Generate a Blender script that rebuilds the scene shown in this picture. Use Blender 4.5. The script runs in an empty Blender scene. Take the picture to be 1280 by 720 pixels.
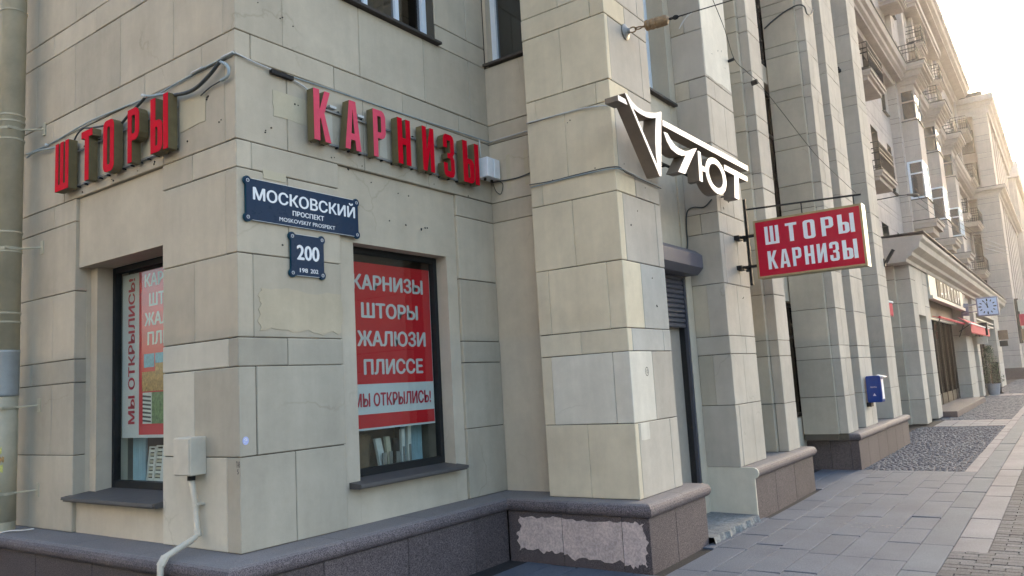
import bpy, math, random
from mathutils import Vector, Matrix
from mathutils.geometry import tessellate_polygon
R = math.radians
random.seed(7)
sc = bpy.context.scene
COL = sc.collection

# ------------------------------------------------------------------ camera
cam_d = bpy.data.cameras.new('camera')
cam = bpy.data.objects.new('camera', cam_d)
COL.objects.link(cam)
sc.camera = cam
YAW, PITCH, ROLL = R(35.34508), R(7.10823), R(-3.27036)
fwd = Vector((math.cos(PITCH)*math.cos(YAW), math.cos(PITCH)*math.sin(YAW), math.sin(PITCH)))
rt = fwd.cross(Vector((0, 0, 1))).normalized()
up = rt.cross(fwd)
Rx = math.cos(ROLL)*rt + math.sin(ROLL)*up
Ux = -math.sin(ROLL)*rt + math.cos(ROLL)*up
M = Matrix((Rx, Ux, -fwd)).transposed().to_4x4()
M.translation = Vector((-3.219, -4.589, 1.55))
cam.matrix_world = M
cam_d.sensor_width = 36.0
cam_d.lens = 36.0*969.62/1280.0
cam_d.clip_start = 0.05
cam_d.clip_end = 2000
CAM = M.translation.copy()

# ------------------------------------------------------------------ sky, sun, exposure
SUN_EL, SUN_AZ = R(14.5), R(4.0)      # azimuth counted from +X towards +Y
w = bpy.data.worlds.new('World')
sc.world = w
w.use_nodes = True
nt = w.node_tree
nt.nodes.clear()
out = nt.nodes.new('ShaderNodeOutputWorld')
bg = nt.nodes.new('ShaderNodeBackground')
sky = nt.nodes.new('ShaderNodeTexSky')
sky.sky_type = 'NISHITA'
sky.sun_disc = False
sky.sun_elevation = SUN_EL
sky.sun_rotation = R(90) - SUN_AZ
sky.altitude = 10
sky.air_density = 1.0
sky.dust_density = 4.5
sky.ozone_density = 1.0
bg.inputs['Strength'].default_value = 0.15
nt.links.new(sky.outputs[0], bg.inputs[0])
nt.links.new(bg.outputs[0], out.inputs[0])
sun_d = bpy.data.lights.new('sun', 'SUN')
sun_d.energy = 2.5
sun_d.angle = R(0.6)
sun_d.color = (1.0, 0.86, 0.68)
sun = bpy.data.objects.new('sun', sun_d)
COL.objects.link(sun)
sd = Vector((math.cos(SUN_EL)*math.cos(SUN_AZ), math.cos(SUN_EL)*math.sin(SUN_AZ), math.sin(SUN_EL)))
sun.rotation_euler = sd.to_track_quat('Z', 'Y').to_euler()
sun.location = (20, -5, 40)
sc.view_settings.view_transform = 'Standard'
sc.view_settings.look = 'None'
sc.view_settings.exposure = 2.52
sc.view_settings.gamma = 1.0
sc.view_settings.use_curve_mapping = False
sc.cycles.max_bounces = 6
sc.cycles.volume_bounces = 0

# ------------------------------------------------------------------ materials
MATS = {}
def nodes_of(name):
    m = bpy.data.materials.new(name)
    m.use_nodes = True
    t = m.node_tree
    p = t.nodes['Principled BSDF']
    return m, t, p
def N(t, kind, **kw):
    n = t.nodes.new(kind)
    for k, v in kw.items():
        if k.startswith('i_'):
            n.inputs[k[2:].replace('_', ' ')].default_value = v
        else:
            setattr(n, k, v)
    return n
def L(t, a, b): t.links.new(a, b)
def rgb(c): return (c[0], c[1], c[2], 1.0)
def mix(t, fac, a, b, mode='MIX'):
    n = t.nodes.new('ShaderNodeMix'); n.data_type = 'RGBA'; n.blend_type = mode
    for s, v in ((n.inputs[0], fac), (n.inputs[6], a), (n.inputs[7], b)):
        if hasattr(v, 'is_output'): t.links.new(v, s)
        elif isinstance(v, (int, float)): s.default_value = v
        else: s.default_value = rgb(v)
    return n.outputs[2]
def ramp(t, src, p0, p1, c0=(0, 0, 0), c1=(1, 1, 1)):
    n = t.nodes.new('ShaderNodeValToRGB')
    n.color_ramp.elements[0].position = p0; n.color_ramp.elements[1].position = p1
    n.color_ramp.elements[0].color = rgb(c0); n.color_ramp.elements[1].color = rgb(c1)
    t.links.new(src, n.inputs[0])
    return n.outputs[0]
def noise(t, pos, scale, detail=4, rough=0.55, vec_scale=None):
    v = pos
    if vec_scale:
        mp = t.nodes.new('ShaderNodeMapping'); mp.inputs['Scale'].default_value = vec_scale
        t.links.new(pos, mp.inputs[0]); v = mp.outputs[0]
    n = t.nodes.new('ShaderNodeTexNoise')
    n.inputs['Scale'].default_value = scale; n.inputs['Detail'].default_value = detail
    n.inputs['Roughness'].default_value = rough
    t.links.new(v, n.inputs['Vector'])
    return n.outputs[0]
def position(t): return t.nodes.new('ShaderNodeNewGeometry').outputs['Position']
def bump(t, p, h, strength, dist):
    b = t.nodes.new('ShaderNodeBump'); b.inputs['Strength'].default_value = strength
    b.inputs['Distance'].default_value = dist
    t.links.new(h, b.inputs['Height']); t.links.new(b.outputs[0], p.inputs['Normal'])

def stone_mat(name, base, low=None, zsplit=2.0, rnd=0.10, rough=0.9, dirt=0.25, vein=True):
    m, t, p = nodes_of(name)
    pos = position(t)
    col = base
    if low is not None:
        sep = N(t, 'ShaderNodeSeparateXYZ'); L(t, pos, sep.inputs[0])
        nz = noise(t, pos, 3.0, 2)
        ad = N(t, 'ShaderNodeMath', operation='MULTIPLY_ADD'); L(t, nz, ad.inputs[0]); ad.inputs[1].default_value = 0.16
        L(t, sep.outputs[2], ad.inputs[2])
        mr = N(t, 'ShaderNodeMapRange'); L(t, ad.outputs[0], mr.inputs[0])
        mr.inputs[1].default_value = zsplit + 0.02; mr.inputs[2].default_value = zsplit + 0.14
        col = mix(t, mr.outputs[0], low, base)
    oi = N(t, 'ShaderNodeObjectInfo')
    rm = N(t, 'ShaderNodeMapRange'); L(t, oi.outputs['Random'], rm.inputs[0])
    rm.inputs[3].default_value = 1-rnd; rm.inputs[4].default_value = 1+rnd*0.7
    n1 = noise(t, pos, 1.3, 5, 0.6)
    n2 = noise(t, pos, 9.0, 6, 0.7)
    n3 = noise(t, pos, 7.0, 4, 0.6, (1, 1, 0.12))
    d1 = ramp(t, n1, 0.33, 0.70, (0.87, 0.865, 0.855), (1.07, 1.07, 1.06))
    d3 = ramp(t, n3, 0.38, 0.62, (1-dirt*.6, 1-dirt*.6, 1-dirt*.62), (1.03, 1.03, 1.03))
    d2 = ramp(t, n2, 0.28, 0.74, (0.94, 0.94, 0.935), (1.04, 1.04, 1.04))
    c = mix(t, 1.0, col, d1, 'MULTIPLY')
    c = mix(t, 0.35, c, d3, 'MULTIPLY')
    c = mix(t, 1.0, c, d2, 'MULTIPLY')
    c = mix(t, 1.0, c, rm.outputs[0], 'MULTIPLY')
    if vein:   # a few fine hairline cracks and scratches
        vo = N(t, 'ShaderNodeTexVoronoi', feature='DISTANCE_TO_EDGE'); vo.inputs['Scale'].default_value = 0.9
        dn = N(t, 'ShaderNodeMixRGB'); dn.inputs[0].default_value = 0.35
        nn = N(t, 'ShaderNodeTexNoise'); nn.inputs['Scale'].default_value = 2.5; nn.inputs['Detail'].default_value = 5
        L(t, pos, nn.inputs['Vector']); L(t, pos, dn.inputs[1]); L(t, nn.outputs[1], dn.inputs[2]); L(t, dn.outputs[0], vo.inputs['Vector'])
        cr = ramp(t, vo.outputs['Distance'], 0.0, 0.006, (0.72, 0.70, 0.66), (1, 1, 1))
        gate = ramp(t, noise(t, pos, 0.8, 2), 0.52, 0.58)
        cr2 = mix(t, gate, (1, 1, 1), cr)
        c = mix(t, 0.55, c, cr2, 'MULTIPLY')
    L(t, c, p.inputs['Base Color'])
    p.inputs['Roughness'].default_value = rough
    p.inputs['Specular IOR Level'].default_value = 0.25
    ad2 = N(t, 'ShaderNodeMath', operation='MULTIPLY_ADD')
    fine = noise(t, pos, 120.0, 3, 0.6)
    L(t, fine, ad2.inputs[0]); ad2.inputs[1].default_value = 0.25; L(t, n2, ad2.inputs[2])
    bump(t, p, ad2.outputs[0], 0.35, 0.004)
    return m
def granite_mat(name, a, b, scale=160, rough=0.75, rnd=0.12, dusty=0.0):
    m, t, p = nodes_of(name)
    pos = position(t)
    sp = noise(t, pos, scale, 2, 0.8)
    sp2 = noise(t, pos, scale*0.35, 3, 0.7)
    c = mix(t, ramp(t, sp, 0.38, 0.62), a, b)
    c = mix(t, 0.7, c, ramp(t, sp2, 0.35, 0.65, (0.75, 0.74, 0.76), (1.12, 1.1, 1.1)), 'MULTIPLY')
    big = noise(t, pos, 1.7, 5, 0.6)
    c = mix(t, 0.8, c, ramp(t, big, 0.3, 0.7, (0.78, 0.78, 0.80), (1.12, 1.11, 1.09)), 'MULTIPLY')
    oi = N(t, 'ShaderNodeObjectInfo')
    rm = N(t, 'ShaderNodeMapRange'); L(t, oi.outputs['Random'], rm.inputs[0])
    rm.inputs[3].default_value = 1-rnd; rm.inputs[4].default_value = 1+rnd
    c = mix(t, 1.0, c, rm.outputs[0], 'MULTIPLY')
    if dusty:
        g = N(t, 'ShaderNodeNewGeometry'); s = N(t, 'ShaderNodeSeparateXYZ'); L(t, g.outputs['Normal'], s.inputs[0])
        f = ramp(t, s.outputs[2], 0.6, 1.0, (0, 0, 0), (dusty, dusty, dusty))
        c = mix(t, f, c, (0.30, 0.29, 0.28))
    L(t, c, p.inputs['Base Color'])
    p.inputs['Roughness'].default_value = rough
    p.inputs['Specular IOR Level'].default_value = 0.3
    bump(t, p, sp2, 0.3, 0.003)
    return m
def paint_mat(name, c, rough=0.5, metal=0.0, wear=0.12, scale=14, spec=0.4):
    m, t, p = nodes_of(name)
    pos = position(t)
    n1 = noise(t, pos, scale, 5, 0.65)
    k = ramp(t, n1, 0.3, 0.7, (1-wear, 1-wear, 1-wear), (1+wear*0.5, 1+wear*0.5, 1+wear*0.5))
    L(t, mix(t, 1.0, c, k, 'MULTIPLY'), p.inputs['Base Color'])
    L(t, ramp(t, n1, 0.2, 0.8, (rough-0.1,)*3, (min(1, rough+0.12),)*3), p.inputs['Roughness'])
    p.inputs['Metallic'].default_value = metal
    p.inputs['Specular IOR Level'].default_value = spec
    return m
def glass_mat(name, tint=(0.9, 0.95, 0.95), refl=1.0):
    m = bpy.data.materials.new(name); m.use_nodes = True
    t = m.node_tree; t.nodes.clear()
    o = N(t, 'ShaderNodeOutputMaterial'); mx = N(t, 'ShaderNodeMixShader')
    tr = N(t, 'ShaderNodeBsdfTransparent'); tr.inputs[0].default_value = rgb(tint)
    gl = N(t, 'ShaderNodeBsdfGlossy'); gl.inputs['Roughness'].default_value = 0.03
    fr = N(t, 'ShaderNodeFresnel'); fr.inputs[0].default_value = 1.6
    mm = N(t, 'ShaderNodeMath', operation='MULTIPLY_ADD'); mm.inputs[1].default_value = refl; mm.inputs[2].default_value = 0.03
    ge = N(t, 'ShaderNodeNewGeometry'); iv = N(t, 'ShaderNodeMath', operation='SUBTRACT'); iv.inputs[0].default_value = 1.0
    L(t, ge.outputs['Backfacing'], iv.inputs[1])
    mb2 = N(t, 'ShaderNodeMath', operation='MULTIPLY'); mb2.use_clamp = True
    L(t, fr.outputs[0], mm.inputs[0]); L(t, mm.outputs[0], mb2.inputs[0]); L(t, iv.outputs[0], mb2.inputs[1]); L(t, mb2.outputs[0], mx.inputs[0])
    L(t, tr.outputs[0], mx.inputs[1]); L(t, gl.outputs[0], mx.inputs[2]); L(t, mx.outputs[0], o.inputs[0])
    bp = N(t, 'ShaderNodeBump'); bp.inputs['Strength'].default_value = 0.05; bp.inputs['Distance'].default_value = 0.02
    L(t, noise(t, position(t), 1.5, 1), bp.inputs['Height']); L(t, bp.outputs[0], gl.inputs['Normal'])
    return m

BEIGE, GREYL = (0.560, 0.486, 0.378), (0.455, 0.412, 0.335)
M_STONE = stone_mat('limestone_cladding', BEIGE, GREYL, 2.0)
M_PATCH = stone_mat('mottled_stucco', (0.56, 0.475, 0.345), rnd=0.0, dirt=0.3)
M_PIER = stone_mat('tan_pier_stone', (0.70, 0.605, 0.445), (0.69, 0.610, 0.465), 2.0, rnd=0.07)
M_STONE_PALE = stone_mat('pale_repainted_stone', (0.62, 0.575, 0.48), rnd=0.03, dirt=0.18)
M_STONE_WHITE = stone_mat('whitewashed_stone', (0.70, 0.655, 0.565), rnd=0.02, dirt=0.30)
M_STONE_WARM = stone_mat('warm_stucco', (0.58, 0.51, 0.37), rnd=0.03, dirt=0.2)
M_PLASTER = stone_mat('painted_plaster', (0.58, 0.50, 0.385), (0.56, 0.50, 0.405), 2.0, rnd=0.0, dirt=0.15)
M_FRONT = stone_mat('street_front_stone', (0.52, 0.465, 0.395), (0.50, 0.455, 0.39), 2.0)
M_COOL = stone_mat('cool_grey_overpaint', (0.49, 0.470, 0.425), rnd=0.03)
M_UPPER = stone_mat('upper_storey_stone', (0.50, 0.430, 0.385), rnd=0.05)
M_MORTAR = stone_mat('dark_mortar', (0.10, 0.088, 0.070), rnd=0.0, vein=False)
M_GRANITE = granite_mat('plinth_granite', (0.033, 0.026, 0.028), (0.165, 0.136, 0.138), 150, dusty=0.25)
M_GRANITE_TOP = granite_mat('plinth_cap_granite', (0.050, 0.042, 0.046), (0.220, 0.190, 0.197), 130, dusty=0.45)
M_PINK = granite_mat('bare_pink_render', (0.50, 0.415, 0.385), (0.68, 0.57, 0.53), 45, 0.9)
M_SLAB = granite_mat('paving_granite', (0.062, 0.079, 0.102), (0.143, 0.169, 0.212), 220, 0.8, 0.07)
M_SLAB_DK = granite_mat('bluish_paving_granite', (0.06, 0.08, 0.105), (0.13, 0.165, 0.205), 220, 0.8, 0.06)
M_SLAB_LT = granite_mat('light_paving_granite', (0.130, 0.136, 0.152), (0.235, 0.243, 0.265), 220, 0.8, 0.06)
M_PAVER = granite_mat('grey_clinker', (0.07, 0.073, 0.082), (0.135, 0.14, 0.152), 90, 0.85, 0.2)
M_SETT = granite_mat('dark_sett', (0.034, 0.048, 0.068), (0.105, 0.135, 0.18), 60, 0.75, 0.0)
M_BED = granite_mat('paving_bed', (0.018, 0.018, 0.02), (0.04, 0.04, 0.04), 80, 0.95, 0.0)
M_ASPHALT = granite_mat('asphalt', (0.035, 0.035, 0.037), (0.07, 0.07, 0.07), 90, 0.9, 0.0)
M_CONC = granite_mat('step_concrete', (0.17, 0.18, 0.175), (0.27, 0.28, 0.275), 40, 0.9, 0.0)
M_RED = paint_mat('red_acrylic', (0.62, 0.001, 0.016), 0.6, wear=0.06, spec=0.05)
M_REDFADE = paint_mat('sun_faded_red_acrylic', (0.72, 0.075, 0.130), 0.5, wear=0.10, spec=0.12)
M_RETURN = paint_mat('olive_letter_return', (0.175, 0.140, 0.070), 0.6, wear=0.18, spec=0.2)
M_RAIL = paint_mat('zinc_rail', (0.25, 0.25, 0.24), 0.5, 0.4)
M_DARK = paint_mat('dark_steel', (0.024, 0.023, 0.023), 0.6, 0.0, 0.3, spec=0.15)
M_FRAME = paint_mat('black_window_frame', (0.022, 0.023, 0.024), 0.45, spec=0.12)
M_SILL = paint_mat('slate_grey_sill', (0.090, 0.084, 0.082), 0.6, wear=0.2)
M_WHITE = paint_mat('white_plastic', (0.80, 0.82, 0.84), 0.4, wear=0.05)
M_WFRAME = paint_mat('white_frame_sky_tint', (0.74, 0.80, 0.86), 0.4, wear=0.05)  # blue cast stands in for sky reflected on the white frames
M_BLUE = paint_mat('blue_enamel', (0.003, 0.026, 0.068), 0.3, wear=0.10, spec=0.12)
M_BLUEEDGE = paint_mat('teal_enamel_rim', (0.010, 0.065, 0.10), 0.35, spec=0.12)
M_PIPE = paint_mat('beige_pipe_paint', (0.50, 0.455, 0.335), 0.6, wear=0.18, scale=5)
M_PIPEZ = paint_mat('zinc_pipe', (0.36, 0.38, 0.38), 0.5, 0.2, 0.2, 6)
M_CABLE = paint_mat('dark_cable', (0.055, 0.06, 0.06), 0.6)
M_CABLEG = paint_mat('grey_cable', (0.34, 0.40, 0.42), 0.5)
M_CABLEW = paint_mat('white_cable', (0.60, 0.60, 0.58), 0.5)
M_SHUT = paint_mat('graphite_shutter', (0.060, 0.062, 0.078), 0.45, wear=0.1)
M_BOXG = paint_mat('shutter_housing', (0.10, 0.098, 0.118), 0.5, wear=0.15)
M_DOOR = paint_mat('taupe_door', (0.34, 0.30, 0.25), 0.5)
M_GOLD = paint_mat('ochre_frame', (0.36, 0.265, 0.13), 0.45, wear=0.15)
M_CREAM = paint_mat('cream_daylit_side', (0.72, 0.66, 0.56), 0.4)
M_BOXRED = paint_mat('crimson_sign_face', (0.52, 0.006, 0.035), 0.4, wear=0.05, spec=0.12)
M_LOGOW = paint_mat('white_logo_face', (0.80, 0.74, 0.75), 0.4, wear=0.03)
M_LOGOS = paint_mat('brown_logo_return', (0.20, 0.155, 0.115), 0.5, wear=0.15)
M_MAIL = paint_mat('postal_blue', (0.001, 0.045, 0.25), 0.35, wear=0.08, spec=0.12)
M_RUST = paint_mat('rusty_insulator', (0.27, 0.17, 0.085), 0.6, wear=0.3, scale=30)
M_POSTRED = paint_mat('poster_red', (0.58, 0.020, 0.028), 0.6, wear=0.06, spec=0.05)
M_POSTRED2 = paint_mat('bright_poster_red', (0.62, 0.010, 0.025), 0.35, wear=0.06)
M_POSTW = paint_mat('poster_white', (0.60, 0.61, 0.61), 0.4, wear=0.04)
M_POSTTXT = paint_mat('poster_pale_lettering', (0.60, 0.58, 0.56), 0.4, wear=0.04)
M_POSTDK = paint_mat('poster_crimson_lettering', (0.48, 0.012, 0.040), 0.4, wear=0.04)
M_BLACKP = paint_mat('black_print', (0.02, 0.02, 0.02), 0.5)
M_INT = paint_mat('shop_interior', (0.20, 0.17, 0.14), 0.9, wear=0.3, scale=4)
M_DKINT = paint_mat('dark_room', (0.03, 0.03, 0.032), 0.9, wear=0.3, scale=4)
M_SAMPW = paint_mat('white_blind_slat', (0.66, 0.66, 0.62), 0.5)
M_SAMPC = paint_mat('cream_sample', (0.50, 0.45, 0.34), 0.5)
M_SAMPB = paint_mat('blue_curtain_and_sheen', (0.45, 0.60, 0.66), 0.7)
M_CARD = paint_mat('brown_cardboard', (0.20, 0.13, 0.08), 0.8, wear=0.3)
M_SKYB = paint_mat('photo_print_blue', (0.12, 0.36, 0.50), 0.4, wear=0.4, scale=40)
M_ORAN = paint_mat('photo_print_orange', (0.50, 0.28, 0.10), 0.4, wear=0.6, scale=40)
M_GREEN = paint_mat('photo_print_green', (0.20, 0.28, 0.13), 0.4, wear=0.6, scale=30)
M_AWN = paint_mat('awning_red', (0.60, 0.035, 0.065), 0.8, wear=0.1)
M_TIN = paint_mat('dark_tin_flashing', (0.070, 0.060, 0.054), 0.6, 0.0, 0.2, spec=0.2)
M_PLUM = paint_mat('plum_panel', (0.095, 0.050, 0.048), 0.5, wear=0.2)
M_BEIGEP = paint_mat('cream_panel', (0.62, 0.57, 0.48), 0.5, wear=0.15)
M_CLOCK = paint_mat('pale_blue_dial', (0.60, 0.70, 0.86), 0.35, wear=0.04)
M_CLOCKF = paint_mat('violet_grey_casing', (0.28, 0.28, 0.36), 0.4)
M_LEAF = paint_mat('leaf', (0.045, 0.085, 0.03), 0.6, wear=0.4, scale=20)
M_POT = paint_mat('grey_pot', (0.30, 0.30, 0.31), 0.7)
M_GLASS = glass_mat('shop_glass', (0.93, 0.97, 0.96), 0.9)
M_GLASSUP = glass_mat('window_glass', (0.35, 0.42, 0.48), 2.2)
M_GLASSDK = glass_mat('dark_shop_glass', (0.4, 0.4, 0.4), 0.08)
M_STICK = paint_mat('lilac_sticker', (0.45, 0.50, 0.80), 0.4)
M_YEL = paint_mat('yellow_leaflet', (0.70, 0.68, 0.20), 0.6, wear=0.4, scale=60)
M_VEIN = stone_mat('relief_stucco', (0.30, 0.27, 0.25), rnd=0.03)

# ------------------------------------------------------------------ mesh tools
LOC = {}
class MB:
    def __init__(s): s.v = []; s.f = []
    def add(s, vs, fs):
        o = len(s.v); s.v += [tuple(p) for p in vs]; s.f += [tuple(i+o for i in q) for q in fs]
        return s
    def box(s, x0, x1, y0, y1, z0, z1):
        vs = [(x0,y0,z0),(x1,y0,z0),(x1,y1,z0),(x0,y1,z0),(x0,y0,z1),(x1,y0,z1),(x1,y1,z1),(x0,y1,z1)]
        return s.add(vs, [(0,3,2,1),(4,5,6,7),(0,1,5,4),(1,2,6,5),(2,3,7,6),(3,0,4,7)])
    def cbox(s, x0, x1, y0, y1, z0, z1, c=0.005):
        c = min(c, (x1-x0)*.3, (y1-y0)*.3, (z1-z0)*.3)
        X, Y, Z = (x0, x1), (y0, y1), (z0, z1)
        vs = []; idx = {}
        for i in (0, 1):
            for j in (0, 1):
                for k in (0, 1):
                    dx, dy, dz = (c, -c)[i], (c, -c)[j], (c, -c)[k]
                    for a, p in enumerate(((X[i], Y[j]+dy, Z[k]+dz), (X[i]+dx, Y[j], Z[k]+dz), (X[i]+dx, Y[j]+dy, Z[k]))):
                        idx[i, j, k, a] = len(vs); vs.append(p)
        g = lambda i, j, k, a: idx[i, j, k, a]
        fs = []
        for i in (0, 1): fs.append((g(i,0,0,0), g(i,1,0,0), g(i,1,1,0), g(i,0,1,0)))
        for j in (0, 1): fs.append((g(0,j,0,1), g(1,j,0,1), g(1,j,1,1), g(0,j,1,1)))
        for k in (0, 1): fs.append((g(0,0,k,2), g(1,0,k,2), g(1,1,k,2), g(0,1,k,2)))
        for j in (0, 1):
            for k in (0, 1): fs.append((g(0,j,k,1), g(1,j,k,1), g(1,j,k,2), g(0,j,k,2)))
        for i in (0, 1):
            for k in (0, 1): fs.append((g(i,0,k,0), g(i,1,k,0), g(i,1,k,2), g(i,0,k,2)))
        for i in (0, 1):
            for j in (0, 1): fs.append((g(i,j,0,0), g(i,j,1,0), g(i,j,1,1), g(i,j,0,1)))
        for i in (0, 1):
            for j in (0, 1):
                for k in (0, 1): fs.append((g(i,j,k,0), g(i,j,k,1), g(i,j,k,2)))
        return s.add(vs, fs)
    def prism(s, prof, axis, a0, a1, m0=0.0, m1=0.0):
        """profile [(p,z)] swept along axis; m0/m1 mitre: end shifts by m*p"""
        n = len(prof); vs = []
        for a, m in ((a0, m0), (a1, m1)):
            for (p_, z) in prof:
                e = a + m*p_
                vs.append((e, p_, z) if axis == 'x' else (p_, e, z))
        fs = [tuple(range(n)), tuple(range(2*n-1, n-1, -1))]
        for i in range(n): j = (i+1) % n; fs.append((i, j, n+j, n+i))
        return s.add(vs, fs)
    def tube(s, pts, r, n=6, caps=True):
        pts = [Vector(p) for p in pts]; rings = []
        rr = r if isinstance(r, (list, tuple)) else [r]*len(pts)
        up_ = None
        for i, p in enumerate(pts):
            d = (pts[min(i+1, len(pts)-1)] - pts[max(i-1, 0)]).normalized()
            if up_ is None: up_ = Vector((0, 0, 1)) if abs(d.z) < .9 else Vector((1, 0, 0))
            a = d.cross(up_).normalized(); b = a.cross(d).normalized(); up_ = b
            rings.append([p + rr[i]*(math.cos(2*math.pi*k/n)*a + math.sin(2*math.pi*k/n)*b) for k in range(n)])
        vs = [v for rg in rings for v in rg]; fs = []
        for i in range(len(pts)-1):
            for k in range(n):
                k2 = (k+1) % n
                fs.append((i*n+k, i*n+k2, (i+1)*n+k2, (i+1)*n+k))
        if caps: fs += [tuple(range(n)), tuple(range(len(vs)-1, len(vs)-n-1, -1))]
        return s.add(vs, fs)
    def lathe(s, c, prof, n=20, axis='z'):
        vs = []; fs = []
        for (r, h) in prof:
            for k in range(n):
                a = 2*math.pi*k/n; u, v = r*math.cos(a), r*math.sin(a)
                vs.append({'z': (c[0]+u, c[1]+v, c[2]+h), 'y': (c[0]+u, c[1]+h, c[2]+v), 'x': (c[0]+h, c[1]+u, c[2]+v)}[axis])
        for i in range(len(prof)-1):
            for k in range(n):
                k2 = (k+1) % n; fs.append((i*n+k, i*n+k2, (i+1)*n+k2, (i+1)*n+k))
        fs += [tuple(range(n)), tuple(range((len(prof)-1)*n, len(prof)*n))]
        return s.add(vs, fs)
    def build(s, name, mat, parent=None, kind=None, smooth=False, pivot=None, label=None):
        xs, ys, zs = zip(*s.v)
        piv = Vector(pivot) if pivot else Vector(((min(xs)+max(xs))/2, (min(ys)+max(ys))/2, min(zs)))
        me = bpy.data.meshes.new(name)
        me.from_pydata([(v[0]-piv.x, v[1]-piv.y, v[2]-piv.z) for v in s.v], [], s.f)
        me.materials.append(mat)
        if smooth: me.shade_smooth()
        else: me.shade_flat()
        o = bpy.data.objects.new(name, me); COL.objects.link(o)
        fix(me)
        if parent is not None:
            o.parent = parent; o.location = piv - LOC[parent.name]
        else: o.location = piv
        LOC[o.name] = piv
        if kind: o['kind'] = kind
        if label: o['label'] = label
        return o
import bmesh
def fix(me):
    bm = bmesh.new(); bm.from_mesh(me)
    bmesh.ops.recalc_face_normals(bm, faces=bm.faces)
    bm.to_mesh(me); bm.free()
def thing(name, loc, label, cat, group=None):
    o = bpy.data.objects.new(name, None); COL.objects.link(o)
    o.location = loc; o.empty_display_size = 0.2
    LOC[o.name] = Vector(loc)
    return tag(o, label, cat, group)
def tag(o, label, cat, group=None):
    o['label'] = label; o['category'] = cat
    if group: o['group'] = group
    return o
def bx(name, mat, parent, *b, c=None, **kw):
    m = MB()
    m.cbox(*b, c=c) if c else m.box(*b)
    return m.build(name, mat, parent, **kw)

class Frame:
    """o + u*U + v*V + n*N"""
    def __init__(s, o, U, V, Nn): s.o, s.U, s.V, s.N = Vector(o), Vector(U), Vector(V), Vector(Nn)
    def __call__(s, u, v, n=0.0): return s.o + u*s.U + v*s.V + n*s.N
def poly_solid(m, fr, loops, n0, n1):
    """extrude 2D loops (outer first, then holes) between n0 and n1 of the frame"""
    flat = [p for lp in loops for p in lp]
    tris = tessellate_polygon([[Vector((p[0], p[1], 0)) for p in lp] for lp in loops])
    k = len(flat)
    vs = [fr(p[0], p[1], n0) for p in flat] + [fr(p[0], p[1], n1) for p in flat]
    fs = [tuple(t) for t in tris] + [(t[2]+k, t[1]+k, t[0]+k) for t in tris]
    b = 0
    for lp in loops:
        for i in range(len(lp)):
            j = (i+1) % len(lp); fs.append((b+i, b+j, b+j+k, b+i+k))
        b += len(lp)
    m.add(vs, fs)
def flat_poly(m, fr, loop, n=0.0):
    tris = tessellate_polygon([[Vector((p[0], p[1], 0)) for p in loop]])
    m.add([fr(p[0], p[1], n) for p in loop], [tuple(t) for t in tris])
def rrect(x0, x1, y0, y1, rx, ry=None, n=4):
    ry = rx if ry is None else ry; o = []
    for cx, cy, a0 in ((x1-rx, y0+ry, -90), (x1-rx, y1-ry, 0), (x0+rx, y1-ry, 90), (x0+rx, y0+ry, 180)):
        for i in range(n+1):
            a = R(a0 + 90*i/n); o.append((cx+rx*math.cos(a), cy+ry*math.sin(a)))
    return o
GL = {
 'Ш': [[[(0,0),(1,0),(1,1),(.76,1),(.76,.13),(.62,.13),(.62,1),(.38,1),(.38,.13),(.24,.13),(.24,1),(0,1)]]],
 'Т': [[[(.32,0),(.68,0),(.68,.86),(1,.86),(1,1),(0,1),(0,.86),(.32,.86)]]],
 'О': [[rrect(0,1,0,1,.28,.13), rrect(.36,.64,.13,.87,.12,.05)]],
 'Р': [[[(0,0),(.35,0),(.35,.40),(.72,.40),(.90,.44),(1,.52),(1,.88),(.90,.96),(.72,1),(0,1)], [(.35,.53),(.60,.53),(.65,.56),(.65,.84),(.60,.87),(.35,.87)]]],
 'Ы': [[[(0,0),(.50,0),(.62,.04),(.68,.10),(.68,.48),(.62,.54),(.50,.58),(.28,.58),(.28,1),(0,1)], [(.28,.12),(.38,.12),(.41,.15),(.41,.43),(.38,.46),(.28,.46)]], [[(.74,0),(1,0),(1,1),(.74,1)]]],
 'К': [[[(0,0),(.34,0),(.34,.40),(.40,.46),(.66,0),(1,0),(.62,.55),(.98,1),(.66,1),(.34,.60),(.34,1),(0,1)]]],
 'А': [[[(0,0),(.31,0),(.36,.20),(.64,.20),(.69,0),(1,0),(.70,1),(.30,1)], [(.40,.33),(.60,.33),(.51,.82),(.49,.82)]]],
 'Н': [[[(0,0),(.36,0),(.36,.43),(.64,.43),(.64,0),(1,0),(1,1),(.64,1),(.64,.57),(.36,.57),(.36,1),(0,1)]]],
 'И': [[[(0,0),(.32,0),(.66,.56),(.66,0),(1,0),(1,1),(.68,1),(.34,.44),(.34,1),(0,1)]]],
 'З': [[[(0,.12),(.08,.04),(.25,0),(.75,0),(.92,.04),(1,.12),(1,.42),(.86,.50),(1,.58),(1,.88),(.92,.96),(.75,1),(.25,1),(.08,.96),(0,.88),(0,.68),(.34,.68),(.34,.86),(.66,.86),(.66,.60),(.58,.56),(.36,.56),(.36,.44),(.58,.44),(.66,.40),(.66,.14),(.34,.14),(.34,.32),(0,.32)]]],
}
def glyph(m, fr, ch, u0, v0, wd, ht, n0, n1):
    for loops in GL[ch]:
        poly_solid(m, fr, [[(u0+p[0]*wd, v0+p[1]*ht) for p in lp] for lp in loops], n0, n1)
_tc = {}
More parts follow.
